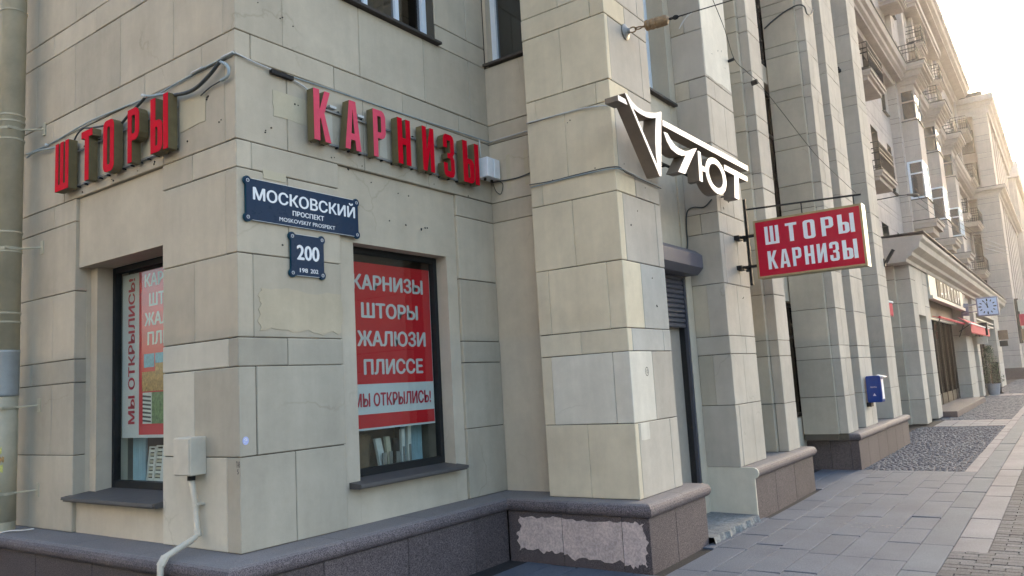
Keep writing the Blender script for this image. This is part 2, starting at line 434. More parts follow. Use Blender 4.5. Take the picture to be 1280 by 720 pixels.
def text_geo(body, bold):
    k = (body, bold)
    if k not in _tc:
        cu = bpy.data.curves.new('lettering', 'FONT'); cu.body = body; cu.offset = bold; cu.resolution_u = 3
        o = bpy.data.objects.new('lettering', cu); COL.objects.link(o)
        dg = bpy.context.evaluated_depsgraph_get(); dg.update()
        e = o.evaluated_get(dg); me = e.to_mesh()
        vs = [(v.co.x, v.co.y) for v in me.vertices]; fs = [tuple(p.vertices) for p in me.polygons]
        e.to_mesh_clear(); bpy.data.objects.remove(o); bpy.data.curves.remove(cu)
        _tc[k] = (vs, fs)
    return _tc[k]
def text(m, fr, body, u0, u1, v0, v1, n=0.0015, bold=0.02, cut=None):
    vs, fs = text_geo(body, 0.0)
    wv, wf = [], []
    for k, (dx, dy) in enumerate(((0, 0), (bold, 0), (-bold, 0), (0, bold*.55), (0, -bold*.55))):     # heavier strokes: stacked prints 0.1 mm apart
        b0 = len(wv); wv += [(v[0]+dx, v[1]+dy, k*.00012) for v in vs]; wf += [tuple(i+b0 for i in f) for f in fs]
    vs, fs = wv, wf
    xs = [v[0] for v in vs]; ys = [v[1] for v in vs]
    ax, bx_, ay, by = min(xs), max(xs), min(ys), max(ys)
    m.add([fr(u0+(v[0]-ax)/(bx_-ax)*(u1-u0), v0+(v[1]-ay)/(by-ay)*(v1-v0), n+v[2]) for v in vs], fs)

def holed_wall(m, axis, plane, u0, u1, z0, z1, holes, depth):
    """front sheet with real openings and their reveals; depth signed along the plane normal"""
    us = sorted({u0, u1, *[h[0] for h in holes], *[h[1] for h in holes]})
    zs = sorted({z0, z1, *[h[2] for h in holes], *[h[3] for h in holes]})
    def P(u, z, d=0.0): return (u, plane+d, z) if axis == 'y' else (plane+d, u, z)
    for i in range(len(us)-1):
        for j in range(len(zs)-1):
            cu, cz = (us[i]+us[i+1])/2, (zs[j]+zs[j+1])/2
            if cu < u0 or cu > u1 or cz < z0 or cz > z1: continue
            if any(h[0] < cu < h[1] and h[2] < cz < h[3] for h in holes): continue
            m.add([P(us[i], zs[j]), P(us[i+1], zs[j]), P(us[i+1], zs[j+1]), P(us[i], zs[j+1])], [(0, 1, 2, 3)])
    for a, b, c, d in [h[:4] for h in holes]:
        for q in (((a, c), (a, d)), ((b, c), (b, d)), ((a, c), (b, c)), ((a, d), (b, d))):
            (p0, p1) = q
            m.add([P(*p0), P(*p1), P(p1[0], p1[1], depth), P(p0[0], p0[1], depth)], [(0, 1, 2, 3)])

# ================================================================== GROUND
ground = MB().box(-60, 400, -60, 60, -0.6, -0.065).build('ground', M_ASPHALT, kind='structure')
def vjit(m, a):     # tiny unevenness
    m.v = [(x, y, z + random.uniform(-a, a) if z > -0.01 else z) for x, y, z in m.v]
pave_bed = MB().box(-12, 130, -7.2, 3.0, -0.10, -0.012).build('pavement', M_BED, kind='structure')
YR = [-1.80, -2.07, -2.315, -2.575, -2.83, -3.085, -3.35]
slabs = []     # (dist, bounds, mat)
def near(x, y): return math.hypot(x-CAM.x, y-CAM.y)
def lay(x0, x1, y0, y1, mat, c=0.004):
    slabs.append((near((x0+x1)/2, (y0+y1)/2), (x0, x1, y0, y1), mat, c))
def row(xa, xb, y0, y1, mat, lmin, lmax, off=0.0):
    x = xa - off
    while x < xb:
        l = random.uniform(lmin, lmax); a, b = max(x, xa), min(x+l, xb)
        if b-a > 0.08: lay(a, b, y0, y1, mat)
        x += l
rr = random.Random(3)
for i in range(len(YR)-1):
    row(-2.5, 9.36, YR[i+1], YR[i], M_SLAB, 0.6, 1.15, rr.uniform(0, .4))
row(3.6, 5.2, -1.80, -1.69, M_SLAB, 0.5, 0.8)
for k in range(2): row(7.32, 9.36, -1.80+0.26*k, -1.54+0.26*k, M_SLAB, 0.4, 0.8, 0.2*k)
for k in range(5): row(-2.5, 2.55, -1.80+0.26*k, -1.54+0.26*k, M_SLAB, 0.4, 0.9, 0.15*k)
row(9.36, 46, -3.35, -3.19, M_SLAB_LT, 0.7, 1.1)
row(-2.5, 60, -3.60, -3.35, M_SLAB_DK, 0.9, 1.3)
row(4.15, 60, -3.86, -3.60, M_SLAB_LT, 0.55, 1.0)
for k in range(4): row(17.8+0.55*k, 18.35+0.55*k, -3.19, -1.70, M_SLAB_LT, .5, .6)
for j in range(4):
    for k in range(3): lay(17.8+0.72*k, 18.5+0.72*k, -3.19+0.37*j, -2.83+0.37*j, M_SLAB_LT)
for xx in (34.0, 34.6, 35.2):
    for j in range(4): lay(xx, xx+.58, -3.19+0.4*j, -2.81+0.4*j, M_SLAB_LT)
slabs = [s for s in slabs if not (17.8 <= s[1][0] < 20.0 and s[1][3]-s[1][2] > 1.0)]
slabs.sort(key=lambda s: s[0])
def put_slab(m, s):
    x0, x1, y0, y1 = s[1]; z = random.uniform(-0.0025, 0.0025)
    k = len(m.v); a_, b_, c_, d_ = [random.choice((.0025, .0035, .004, .0075)) for _ in range(4)]; m.cbox(x0+a_, x1-b_, y0+c_*.8, y1-d_*.6, -0.05, z, .005)
    tx, ty = random.uniform(-.006, .006), random.uniform(-.012, .012); cx, cy = (x0+x1)/2, (y0+y1)/2
    m.v[k:] = [(v[0], v[1], v[2]+tx*(v[0]-cx)+ty*(v[1]-cy)) for v in m.v[k:]]
for s in slabs[:150]:
    m = MB(); put_slab(m, s); m.build('paving_slab', s[2], pave_bed)
rest = {}
for s in slabs[150:]: put_slab(rest.setdefault(s[2].name, (MB(), s[2]))[0], s)
for m, mt in rest.values(): m.build('paving_slab', mt, pave_bed, kind='stuff')
# clinker pavers
bricks = []
x = 2.6
i = 0
while x < 30:
    y = -3.86 if x > 4.15 else -3.60
    y -= 0.0 if i % 2 == 0 else 0.105
    if i % 2: bricks.append((x, x+.1, y, y+.105))
    while y > -6.7:
        bricks.append((x, x+.1, y-.205, y)); y -= .205
    x += .1; i += 1
bricks.sort(key=lambda b: near(b[0], b[2]) + (0 if b[2] > -4.6 and b[0] > 3.2 else 8))
def brick_geo(m, b, z=None):
    z = random.uniform(-.004, .001) if z is None else z
    m.cbox(b[0]+.0025, b[1]-.0025, b[2]+.0025, b[3]-.0025, -.05, z, .004)
for b in bricks[:140]:
    m = MB(); brick_geo(m, b); m.build('paver', M_PAVER, pave_bed)
m = MB()
for b in bricks[140:]:
    z = random.uniform(-.004, .001)
    if b[0] < 14: brick_geo(m, b, z)
    else: m.box(b[0]+.0025, b[1]-.0025, b[2]+.0025, b[3]-.0025, -.02, z)
m.build('paver', M_PAVER, pave_bed, kind='stuff')
# granite setts
m = MB()
def setts(x0, x1, y0, y1, s, hole=None):
    x = x0
    while x < x1-.02:
        y = y0 + random.uniform(-.03, 0)
        while y < y1:
            a, b = s*random.uniform(.82, 1.1), s*random.uniform(.8, 1.2)
            if not (hole and hole(x, y)):
                z = random.uniform(-.006, .003); j = lambda: random.uniform(-.008, .008)
                xa, xb, ya, yb = x+.004, min(x+a-.006, x1), y+.004, y+b-.006
                c = .014
                pts = [(xa+j(), ya+j()), (xb+j(), ya+j()), (xb+j(), yb+j()), (xa+j(), yb+j())]
                cx, cy = (xa+xb)/2, (ya+yb)/2
                vs = [(p[0], p[1], -.04) for p in pts] + [(p[0], p[1], z-.012) for p in pts] + \
                     [(p[0]+(c if p[0] < cx else -c), p[1]+(c if p[1] < cy else -c), z+random.uniform(-.003, .003)) for p in pts]
                m.add(vs, [(8,9,10,11)] + [(4+k, 4+(k+1) % 4, 8+(k+1) % 4, 8+k) for k in range(4)] + [(k, (k+1) % 4, 4+(k+1) % 4, 4+k) for k in range(4)])
            y += b
        x += s
setts(9.38, 17.78, -3.18, -1.50, .080, lambda x, y: (y > -1.84 and x < 13.7))
setts(20.0, 34.0, -3.18, -1.60, .13)
setts(35.85, 60.0, -3.18, -1.60, .16)
m.build('granite_setts', M_SETT, kind='stuff')
kerb = thing('kerb', (0, -7.3, 0), 'grey granite kerb along the far side of the pavement', 'kerb')
m = MB()
for k in range(110): m.cbox(-10+k*1.0, -9.004+k*1.0, -7.35, -7.2, -.06, .0, .01)
m.build('kerb_stone', M_SLAB_DK, kerb, kind='stuff')

# ================================================================== NEAR CORNER BUILDING
BLD = thing('corner_building', (0, 0, 0), 'beige limestone-clad corner building with granite plinth, pilasters and two shop windows', 'building')
STN = []
GH, GV = .0016, .0032
def stone(x0, x1, y0, y1, z0, z1, mat=M_STONE, pr=0.0):
    STN.append((math.dist(((x0+x1)/2, (y0+y1)/2, (z0+z1)/2), CAM)*1.0+pr, (x0, x1, y0, y1, z0+GV, z1-GV), mat))
ZA = [.54, 1.17, 1.78, 1.98, 2.57, 3.18, 3.385, 4.0, 4.2, 4.82, 5.03, 5.62, 5.83, 6.42]
T = .11
def runA(z0, z1, ys, mats=None, x=0.0):         # along face A, joints in y
    for k in range(len(ys)-1):
        stone(x, x+T, ys[k]+GH, ys[k+1]-GH, z0, z1, (mats or {}).get(k, M_STONE))
def runB(z0, z1, xs, mats=None, y=0.0, mat=M_STONE):         # along a street-facing face, joints in x
    for k in range(len(xs)-1):
        stone(xs[k]+GH, xs[k+1]-GH, y, y+T, z0, z1, (mats or {}).get(k, mat))
# corner pier: quoins alternate
quoin = {0: (.46, .15), 1: (.137, .53), 2: (.41, .12), 3: (.125, .52), 4: (.44, .13), 5: (.124, .54), 6: (.447, .128),
         7: (.13, .41), 8: (.42, .145), 9: (.13, .5), 10: (.45, .14), 11: (.13, .5), 12: (.45, .14)}
for i in range(len(ZA)-1):
    a, b = quoin[i]; z0, z1 = ZA[i], ZA[i+1]
    cm = M_STONE_WHITE if i == -2 else M_STONE
    stone(0, a-GH, 0, b-GH, z0, z1, cm)
    if i <= 4:
        runA(z0, z1, [b, .94], {0: M_STONE_PALE} if i <= 2 else None)
        runB(z0, z1, [a, .94])
    elif i == 5:
        runA(z0, z1, [b, .94]); runB(z0, z1, [a, .94])
    # face A beyond the window
    if i <= 5:
        ys = [2.31, 2.71, 3.5, 4.4, 5.3] if i % 2 else [2.31, 3.11, 3.9, 4.9, 5.3]
        runA(z0, z1, ys)
        runB(z0, z1, [2.41, 2.989] if i != 1 else [2.41, 2.989])
    else:
        if i == 6: ya = [b, .93, 1.73, 2.53, 3.33, 4.2, 5.3]; xa = [a, 1.23, 2.03, 2.989]
        elif i == 7: ya = [b, 1.2, 1.99, 2.77, 3.57, 4.4, 5.3]; xa = [a, .92, 1.72, 2.51, 2.989]
        elif i == 8: ya = [b, .785, 1.577, 2.353, 3.1, 4.0, 5.3]; xa = [a, 1.215, 2.03, 2.70, 2.989]
        elif i % 2: ya = [b, 1.2, 2.0, 2.77, 3.57, 4.4, 5.3]; xa = None
        else: ya = [b, .785, 1.577, 2.353, 3.1, 4.0, 5.3]; xa = None
        runA(z0, z1, ya)
        if xa: runB(z0, z1, xa)
        else: runB(z0, z1, [a, 1.0]); runB(z0, z1, [2.22, 2.70, 2.989] if i % 2 == 0 else [2.22, 2.989])
# C0 face: set back, mostly plain plaster with a few joints
for i in range(len(ZA)-1):
    z0, z1 = ZA[i], ZA[i+1]
    if i < 5: continue
    if i <= 8: stone(2.99, 3.1, -.64, .02, z0, z1)
c0 = bx('plaster_panel', M_PLASTER, BLD, 2.992, 3.1, -.64, .02, .53, 3.178)
bx('plaster_panel', M_PLASTER, BLD, 2.995, 3.1, -.64, -.52, 4.83, 6.4)
bx('plaster_panel', M_PLASTER, BLD, 2.995, 3.1, -.04, -.003, 4.83, 6.4)
# pier C / D
FY = -1.55
cj = {0: 1.09, 1: (.76, 1.387), 2: 1.086, 3: (.786, 1.392), 4: 1.09, 5: .78, 6: 1.07, 7: (.757, 1.409), 8: 1.07, 9: 1.406, 10: 1.07, 11: 1.4, 12: 1.07}
dj = {0: (2.80, 3.43), 1: (3.17,), 2: (2.814, 3.44), 3: (3.08,), 4: (2.83, 3.48), 5: (3.1,), 6: (2.80, 3.45), 7: (3.1,), 8: (2.79, 3.43), 9: (3.14,), 10: (2.8, 3.43), 11: (3.14,), 12: (2.8, 3.43)}
for i in range(len(ZA)-1):
    z0, z1 = ZA[i], ZA[i+1]
    j = cj[i] if isinstance(cj[i], tuple) else (cj[i],)
    jy = sorted(-q for q in j)                       # from street (-1.55) to wall
    d = dj[i]
    # corner stone
    corner_mat = M_STONE_WHITE if i == 1 else M_STONE
    stone(2.73, d[0]-GH, FY, jy[0]-GH, z0, z1, corner_mat if i == 1 else M_PIER)
    seg = jy + [-.65]
    for k in range(len(seg)-1):
        stone(2.73, 2.84, seg[k]+GH, seg[k+1]-GH, z0, z1, M_STONE_WHITE if (i == 1 and k == 0) else M_PIER)
    xs = list(d) + [3.60]
    for k in range(len(xs)-1): stone(xs[k]+GH, xs[k+1]-GH, FY, FY+T, z0, z1, M_COOL if i in (2, 3) else M_FRONT)
# generic pilaster with stone courses
def pilaster(x0, x1, yf, yb, zs, ledge=0.0, matf=M_FRONT, mats=M_STONE):
    for i in range(len(zs)-1):
        z0, z1 = zs[i], zs[i+1]; big = (z1-z0) > .4
        q = x0 + ledge; yl = yf + (.12 if ledge else 0)
        if ledge:
            stone(x0, x0+T, yl+GH, yb, z0, z1, mats)
        wd = x1-q
        if i % 2 == 0: cuts = [q+.12*wd, q+.62*wd] if wd > .75 else [q+.5*wd]
        else: cuts = [q+.45*wd]
        if not big: cuts = [q+.3*wd] if i % 2 else [q+.6*wd]
        if wd < .5: cuts = []
        side = (yl if ledge else (yb if i % 2 == 0 else yf+(yb-yf)*.55))
        if not ledge and i % 2 and yb-side > .05:
            stone(q, q+T, side+GH, yb, z0, z1, mats)
        xs = [q] + cuts + [x1]
        stone(xs[0], xs[1]-GH, yf, side-(GH if side < yb else 0), z0, z1, matf)
        for k in range(1, len(xs)-1): stone(xs[k]+GH, xs[k+1]-GH, yf, yf+T, z0, z1, matf)
Z2 = [.54, 1.2, 1.75, 1.95, 2.53, 3.10, 3.33, 3.92, 4.12, 4.68, 4.90, 5.47, 5.69, 6.27, 6.48]
Z3 = [.54, 1.13, 1.72, 1.92, 2.50, 3.08, 3.29, 3.88, 4.08, 4.65, 4.86, 5.31, 5.46, 6.01, 6.22, 6.8, 7.0]
ZW = [.54, 1.10, 1.67, 1.87, 2.44, 3.03, 3.23, 3.83, 4.03, 4.42, 5.01, 5.21, 5.81, 6.01, 6.56, 6.74, 7.28, 7.46, 8.0, 8.2, 8.8]
pilaster(5.02, 5.87, -1.60, -1.22, Z2)
pilaster(6.58, 7.14, -1.63, -1.15, Z3, ledge=.075)
pilaster(9.18, 9.92, -1.755, -1.12, ZW, ledge=.085)
pilaster(10.47, 11.40, -1.76, -1.1, ZW)
pilaster(12.60, 13.45, -1.81, -1.1, ZW)
# white repainted upper stretch on the second pilaster's street side is part of its stones
STN.sort(key=lambda s: s[0])
RS = random.Random(21)
def put_stone(m, b):
    k = len(m.v); m.cbox(*b, c=.005)
    dx, dy = RS.uniform(-.0022, .0016), RS.uniform(-.0022, .0016)
    for i in range(k, len(m.v)):
        v = m.v[i]; j = lambda a: RS.uniform(-a, a)
        m.v[i] = (v[0]+dx+j(.0009), v[1]+dy+j(.0009), v[2]+j(.0012))
for s in STN[:285]:
    m = MB(); put_stone(m, s[1]); m.build('stone', s[2], BLD)
rest = {}
for s in STN[285:]: put_stone(rest.setdefault(s[2].name, (MB(), s[2]))[0], s[1])
for m, mt in rest.values(): m.build('stone', mt, BLD, kind='stuff')
# cores (mortar bed just behind the stone faces)
e = .012
core = MB()
core.box(e, .925, e, .925, .45, 3.39)
core.box(e, .5, 2.325, 5.3, .45, 3.39)
core.box(2.425, 2.985, e, .5, .45, 3.39)
core.box(e, .52, e+.001, 5.3, 3.392, 6.4)
core.box(.521, 1.0, e, .5, 3.392, 6.4)
core.box(1.001, 2.2, e, .5, 3.392, 4.82)
core.box(2.201, 2.985, e, .5, 3.393, 6.4)
core.box(3.003, 3.5, -.64, .3, .45, 4.83)
core.box(2.742, 3.59, FY+e, -.66, .45, 6.4)
core.box(5.032, 5.86, -1.588, -1.23, .45, 6.46)
core.box(6.60, 7.13, -1.50, -1.16, .45, 6.98); core.box(6.67, 7.131, -1.618, -1.501, .45, 6.981)
core.box(9.195, 9.91, -1.62, -1.13, .45, 8.78); core.box(9.28, 9.911, -1.743, -1.621, .45, 8.781)
core.box(10.482, 11.39, -1.748, -1.11, .45, 8.78)
core.box(12.612, 13.44, -1.798, -1.11, .45, 8.78)
core.build('mortar_bed', M_MORTAR, BLD)
# lintel and apron panels around the two shop windows
m = MB()
m.box(.03, .27, .94, 2.308, 2.77, 3.383)      # A lintel
m.build('lintel_panel', M_PLASTER, BLD)
m = MB(); m.box(.03, .30, .94, 2.308, .50, .80); m.build('apron_panel', M_PLASTER, BLD)
m = MB()
m.box(.135, .27, 2.20, 2.34, .80, 2.769); m.box(.10, .136, 2.3085, 2.35, .50, 2.768)      # A jamb strip
m.box(.28, .40, 2.18, 2.34, .80, 2.769)
m.build('window_jamb', M_PLASTER, BLD)
m = MB()
m.box(.94, 2.408, .03, .15, 2.77, 3.383)
m.box(.94, 1.10, .03, .15, .50, 2.769)
m.box(2.262, 2.408, .03, .20, .50, 2.769)
m.box(1.101, 2.261, .03, .15, .50, .86)
m.build('lintel_panel', M_PLASTER, BLD)
# recess between pier and second pilaster
m = MB()
m.box(3.59, 4.86, -1.20, -.9, 2.60, 4.0)
m.box(3.59, 4.86, -1.215, -.9, 4.005, 4.20); m.box(3.59, 4.86, -1.215, -.9, 4.205, 4.60)
m.box(4.86, 5.03, -1.22, -.9, .05, 13.0)
m.box(3.59, 3.72, -1.2, -.9, .05, 2.598)
m.box(3.59, 3.70, -1.2, -.9, 4.602, 13.0)
m.build('recessed_wall', M_PLASTER, BLD)
m = MB()
m.box(5.85, 6.62, -1.2, -.9, .05, 13.0)
m.build('recessed_wall', M_PLASTER, BLD)
def win(parent, axis, plane, u0, u1, z0, z1, frm=M_WFRAME, nv=1, nh=1, glass=M_GLASSUP, fw=.06, fd=.06, inward=1, back=M_DKINT, bd=.5):
    """window in a plane: frame (bars) + pane + dark room behind"""
    f = MB()
    def B(m, a, b, c, d, n0, n1):
        n0, n1 = sorted((plane+inward*n0, plane+inward*n1))
        m.box(a, b, n0, n1, c, d) if axis == 'y' else m.box(n0, n1, a, b, c, d)
    B(f, u0, u0+fw, z0, z1, 0, fd); B(f, u1-fw, u1, z0, z1, 0, fd)
    B(f, u0+fw, u1-fw, z0, z0+fw, .002, fd-.002); B(f, u0+fw, u1-fw, z1-fw, z1, .002, fd-.002)
    for k in range(1, nv+1):
        u = u0+(u1-u0)*k/(nv+1); B(f, u-fw*.4, u+fw*.4, z0+fw, z1-fw, .004, fd-.004)
    for k in range(nh):
        z = z1-(z1-z0)*.3 if nh == 1 else z0+(z1-z0)*(k+1)/(nh+1); B(f, u0+fw, u1-fw, z-fw*.35, z+fw*.35, .007, fd-.007)
    o = f.build('window', frm, parent)
    g = MB(); B(g, u0+.02, u1-.02, z0+.02, z1-.02, fd*.5, fd*.5+.006); g.build('pane', glass, o)
    if back:
        r = MB()
        B(r, u0+.003, u1-.003, z0+.003, z1-.003, fd+bd, fd+bd+.02)
        r.build('room_back', back, o)
    return o
# upper windows
m = MB(); m.box(2.205, 2.215, .02, .4, 4.83, 6.4); m.build('window_reveal', M_PLASTER, BLD)
win(BLD, 'y', .09, 1.0, 2.2, 4.86, 6.4, nv=2, nh=0)
bx('window_sill', M_TIN, BLD, .98, 2.25, -.055, .16, 4.822, 4.845)
win(BLD, 'x', 3.08, -.52, -.04, 4.86, 6.4, nv=0, nh=0)
bx('window_sill', M_TIN, BLD, 2.95, 3.16, -.56, .02, 4.834, 4.858)
win(BLD, 'y', -1.02, 3.70, 4.86, 4.64, 6.9, nv=1, nh=1, fw=.09)
bx('window_sill', M_TIN, BLD, 3.61, 4.95, -1.27, -1.0, 4.604, 4.63)
# glazed bay between third pilaster and wide pier
m = MB()
m.box(7.12, 7.45, -1.15, -.9, .05, 13.0)
m.box(7.451, 9.78, -1.1, -.9, 2.6, 3.6); m.box(7.451, 9.78, -1.1, -.9, .05, .8)
m.box(7.451, 9.78, -1.1, -.9, 6.15, 6.45)
m.build('recessed_wall', M_PLASTER, BLD)
for z0, z1 in ((.8, 2.6), (3.6, 6.15), (6.45, 10.5)): win(BLD, 'y', -1.0, 7.45, 9.78, z0, z1, M_FRAME, 2, 1, glass=M_GLASSDK)
m = MB()   # iron railing in front of the upper window
for k in range(17): m.tube([(7.5+.102*k, -1.08, 6.50), (7.5+.102*k, -1.08, 7.4)], .009, 4)
for z in (6.52, 6.9, 7.4): m.box(7.46, 9.176, -1.095, -1.065, z-.012, z+.012)
for k in range(7): m.lathe((7.66+.21*k, -1.08, 7.15), [(.07, -.008), (.07, .008)], 10, 'y')
m.build('balcony_railing', M_DARK, BLD)
m = MB()
m.box(9.9, 10.5, -1.0, -.8, .05, 3.9); m.box(9.9, 10.5, -1.0, -.8, 6.3, 7.3)
m.box(11.38, 12.62, -1.0, -.8, .05, .9); m.box(11.38, 12.62, -1.0, -.8, 2.7, 4.0); m.box(11.38, 12.62, -1.0, -.8, 6.3, 7.3); m.box(11.38, 12.62, -1.0, -.8, 9.6, 13)
m.build('recessed_wall', M_PLASTER, BLD)
win(BLD, 'y', -.95, 9.9, 10.5, 3.9, 6.3, M_FRAME, 0, 1); win(BLD, 'y', -.95, 9.9, 10.5, 7.3, 9.6, M_FRAME, 0, 1)
win(BLD, 'y', -.95, 11.38, 12.62, .9, 2.7, M_FRAME, 1, 1); win(BLD, 'y', -.95, 11.38, 12.62, 4.0, 6.3, M_FRAME, 1, 1); win(BLD, 'y', -.95, 11.38, 12.62, 7.3, 9.6, M_FRAME, 1, 1)
for z in (3.88, 7.28):
    bx('window_sill', M_TIN, BLD, 9.93, 10.47, -1.3, -.95, z, z+.03); bx('window_sill', M_TIN, BLD, 11.41, 12.59, -1.3, -.95, z, z+.03)
# upper part of the building, roof
m = MB()
m.box(0.001, 2.99, 0.001, 5.3, 6.41, 13.4); m.box(2.735, 3.598, -1.549, 5.3, 6.412, 13.4)
m.box(3.6, 13.44, -.9, 5.3, 10.6, 13.4); m.box(3.6, 13.44, -.86, 5.3, .04, .5)
m.box(5.022, 5.868, -1.599, -1.22, 6.49, 13.38); m.box(6.66, 7.138, -1.629, -1.15, 7.01, 13.38)
m.box(9.262, 9.918, -1.754, -1.12, 8.81, 13.38); m.box(10.472, 11.398, -1.759, -1.1, 8.81, 13.38); m.box(12.602, 13.448, -1.809, -1.1, 8.81, 13.38)
m.build('upper_wall', M_FRONT, BLD)
m = MB()      # closed sides so that no light leaks in
m.box(.55, 13.45, 5.3, 5.5, 0, 13.4); m.box(13.2, 13.44, -1.0, 5.3, .04, 13.39); m.box(5.02, 5.2, -.9, 5.3, .04, 10.6)
m.box(3.5, 13.4, -.4, -.38, .51, 10.6)
m.build('inner_wall', M_DKINT, BLD)
bx('roof', M_TIN, BLD, -.4, 13.6, -2.2, 5.6, 13.4, 13.7)

# plinth
pl = MB().box(-.18, 5.3, -.18, 5.3, .0, .419)
pl.box(2.68, 3.70, -1.59, -.17, .0, .418); pl.box(5.10, 7.2, -1.62, -.9, .0, .418); pl.box(9.45, 13.6, -1.75, -.9, .0, .418)
pl.build('plinth_core', M_BED, BLD)
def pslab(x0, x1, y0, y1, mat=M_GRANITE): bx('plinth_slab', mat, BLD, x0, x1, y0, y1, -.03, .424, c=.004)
g = .0025
ys = [-.277, .55, 1.4, 2.3, 3.2, 4.1, 5.3]
for k in range(len(ys)-1): pslab(-.28, -.17, ys[k]+g, ys[k+1]-g)
xs = [-.282, .45, 1.28, 2.10, 2.58]
for k in range(len(xs)-1): pslab(xs[k]+g, xs[k+1]-g, -.283, -.17)
ys = [-1.688, -1.442, -.863, -.29]
for k in range(3): pslab(2.58, 2.69, ys[k]+g, ys[k+1]-g)
pslab(2.578, 3.085, -1.692, -1.58); pslab(3.090, 3.76, -1.692, -1.58); pslab(3.66, 3.758, -1.579, -1.2)
xs = [5.04, 5.72, 6.45, 7.29]
for k in range(3): pslab(xs[k]+g, xs[k+1]-g, -1.73, -1.61)
pslab(7.18, 7.288, -1.6, -1.1)
xs = [9.36, 10.0, 10.75, 11.5, 12.3, 13.0, 13.68]
for k in range(6): pslab(xs[k]+g, xs[k+1]-g, -1.86, -1.74)
pslab(9.362, 9.47, -1.735, -1.45); pslab(9.362, 9.47, -1.445, -1.1); pslab(13.58, 13.678, -1.735, -.9)
def capprof(face, inner, sgn=-1):
    z0, z1, r = .425, .54, .0575
    pts = [(inner, z1)]
    for k in range(9):
        a = R(90 - k*180/8)
        pts.append((face + sgn*(.005 + r*math.cos(a)*.95) if False else face + sgn*(-.01 + r*math.cos(a)), (z0+z1)/2 + r*math.sin(a)))
    pts.append((inner, z0)); return pts
def caprun(axis, face, inner, cuts, sgn=-1):
    pr = capprof(face, inner, sgn)
    for k in range(len(cuts)-1):
        (a, ma), (b, mb_) = cuts[k], cuts[k+1]
        m = MB(); m.prism(pr, axis, a+(0.0015 if ma == 0 else 0), b-(0.0015 if mb_ == 0 else 0), ma, mb_)
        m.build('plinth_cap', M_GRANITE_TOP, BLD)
caprun('y', -.28, .1, [(0.001, 1), (.75, 0), (1.75, 0), (2.7, 0), (3.7, 0), (5.3, 0)])
caprun('x', -.28, .1, [(0.0, 1), (.62, 0), (1.5, 0), (2.859, 1)])
caprun('y', 2.58, 3.05, [(-4.269, 1), (-.95, 0), (-2.861, 1)])
caprun('x', -1.69, -1.2, [(4.271, 1), (3.2, 0), (3.80, 0)])
caprun('x', -1.73, -1.1, [(5.045, 0), (5.75, 0), (6.6, 0), (7.34, 0)])
caprun('y', 9.36, 9.7, [(-11.219, 1), (-1.1, 0)])
caprun('x', -1.86, -1.0, [(11.221, 1), (10.4, 0), (11.3, 0), (12.25, 0), (13.72, 0)])
# light plaster end of the second plinth, following the cap's outline
m = MB(); pr = [(-1.1, .0), (-1.733, 0.0), (-1.733, .425)] + [(p, z) for p, z in reversed(capprof(-1.733, -1.2)[1:-1])] + [(-1.1, .541)]
m.prism(pr, 'x', 5.02, 5.046); m.build('plinth_end', M_STONE_PALE, BLD)
# bare pink render patches on the plinth of the pier
def blob(cx0, cx1, z0, z1, seed, rough=.035, n=7):
    r_ = random.Random(seed); pts = []
    for k in range(n): pts.append((cx0+(cx1-cx0)*k/n, z0 + r_.uniform(-rough, rough)))
    for k in range(n): pts.append((cx1 + r_.uniform(-rough*.5, rough*.4), z0+(z1-z0)*k/n))
    for k in range(n): pts.append((cx1-(cx1-cx0)*k/n, z1 + r_.uniform(-rough, rough)*.7))
    for k in range(n): pts.append((cx0 + r_.uniform(-rough, rough), z1-(z1-z0)*k/n))
    return pts
frC = Frame((2.577, 0, 0), (0, -1, 0), (0, 0, 1), (-1, 0, 0))
def ragged(a, b, c, d, seed, la, lb):
    r_ = random.Random(seed); o = []; n = 16
    def edge(p, q, amp):
        out = []; w_ = 0
        for k in range(n):
            w_ = w_*.6 + r_.uniform(-amp, amp); t_ = k/n
            nx, ny = -(q[1]-p[1]), (q[0]-p[0]); l_ = math.hypot(nx, ny)
            out.append((p[0]+(q[0]-p[0])*t_+nx/l_*w_, p[1]+(q[1]-p[1])*t_+ny/l_*w_))
        return out
    return edge((a, c), (b, c), .022) + edge((b, c), (b, d), lb) + edge((b, d), (a, d), .012) + edge((a, d), (a, c), la)
for a, b, c, d, s, la, lb in ((.40, .861, .10, .385, 1, .03, .0005), (.866, 1.440, .06, .39, 2, .0005, .0005), (1.445, 1.655, .05, .385, 3, .0005, .022)):
    m = MB(); poly_solid(m, frC, [ragged(a, b, c, d, s, la, lb)], 0, .003); m.build('bare_render_patch', M_PINK, BLD)
frB = Frame((0, 0, 0), (1, 0, 0), (0, 0, 1), (0, -1, 0))
frA = Frame((0, 0, 0), (0, -1, 0), (0, 0, 1), (-1, 0, 0))
m = MB(); poly_solid(m, frB, [ragged(.17, .93, 2.03, 2.33, 11, .016, .008)], 0, .0035); m.build('plaster_patch', M_PATCH, BLD)
m = MB(); poly_solid(m, frB, [blob(.32, .655, 3.63, 3.83, 12, .008, 4)], 0, .003); m.build('plaster_patch', M_STONE_WARM, BLD)
for k in range(6):
    m = MB(); poly_solid(m, frB, [blob(.80+.305*k, .89+.305*k, 3.55, 3.82, 20+k, .006, 3)], 0, .003); m.build('plaster_patch', M_STONE_PALE, BLD)
m = MB(); poly_solid(m, frA, [blob(-.70, -.36, 3.60, 3.83, 31, .012, 4)], 0, .003); m.build('plaster_patch', M_STONE_WARM, BLD)
for k in range(5):
    m = MB(); poly_solid(m, frA, [blob(-2.45+.385*k, -2.33+.385*k+.06, 3.5, 3.80, 40+k, .006, 3)], 0, .003); m.build('plaster_patch', M_STONE_WARM, BLD)
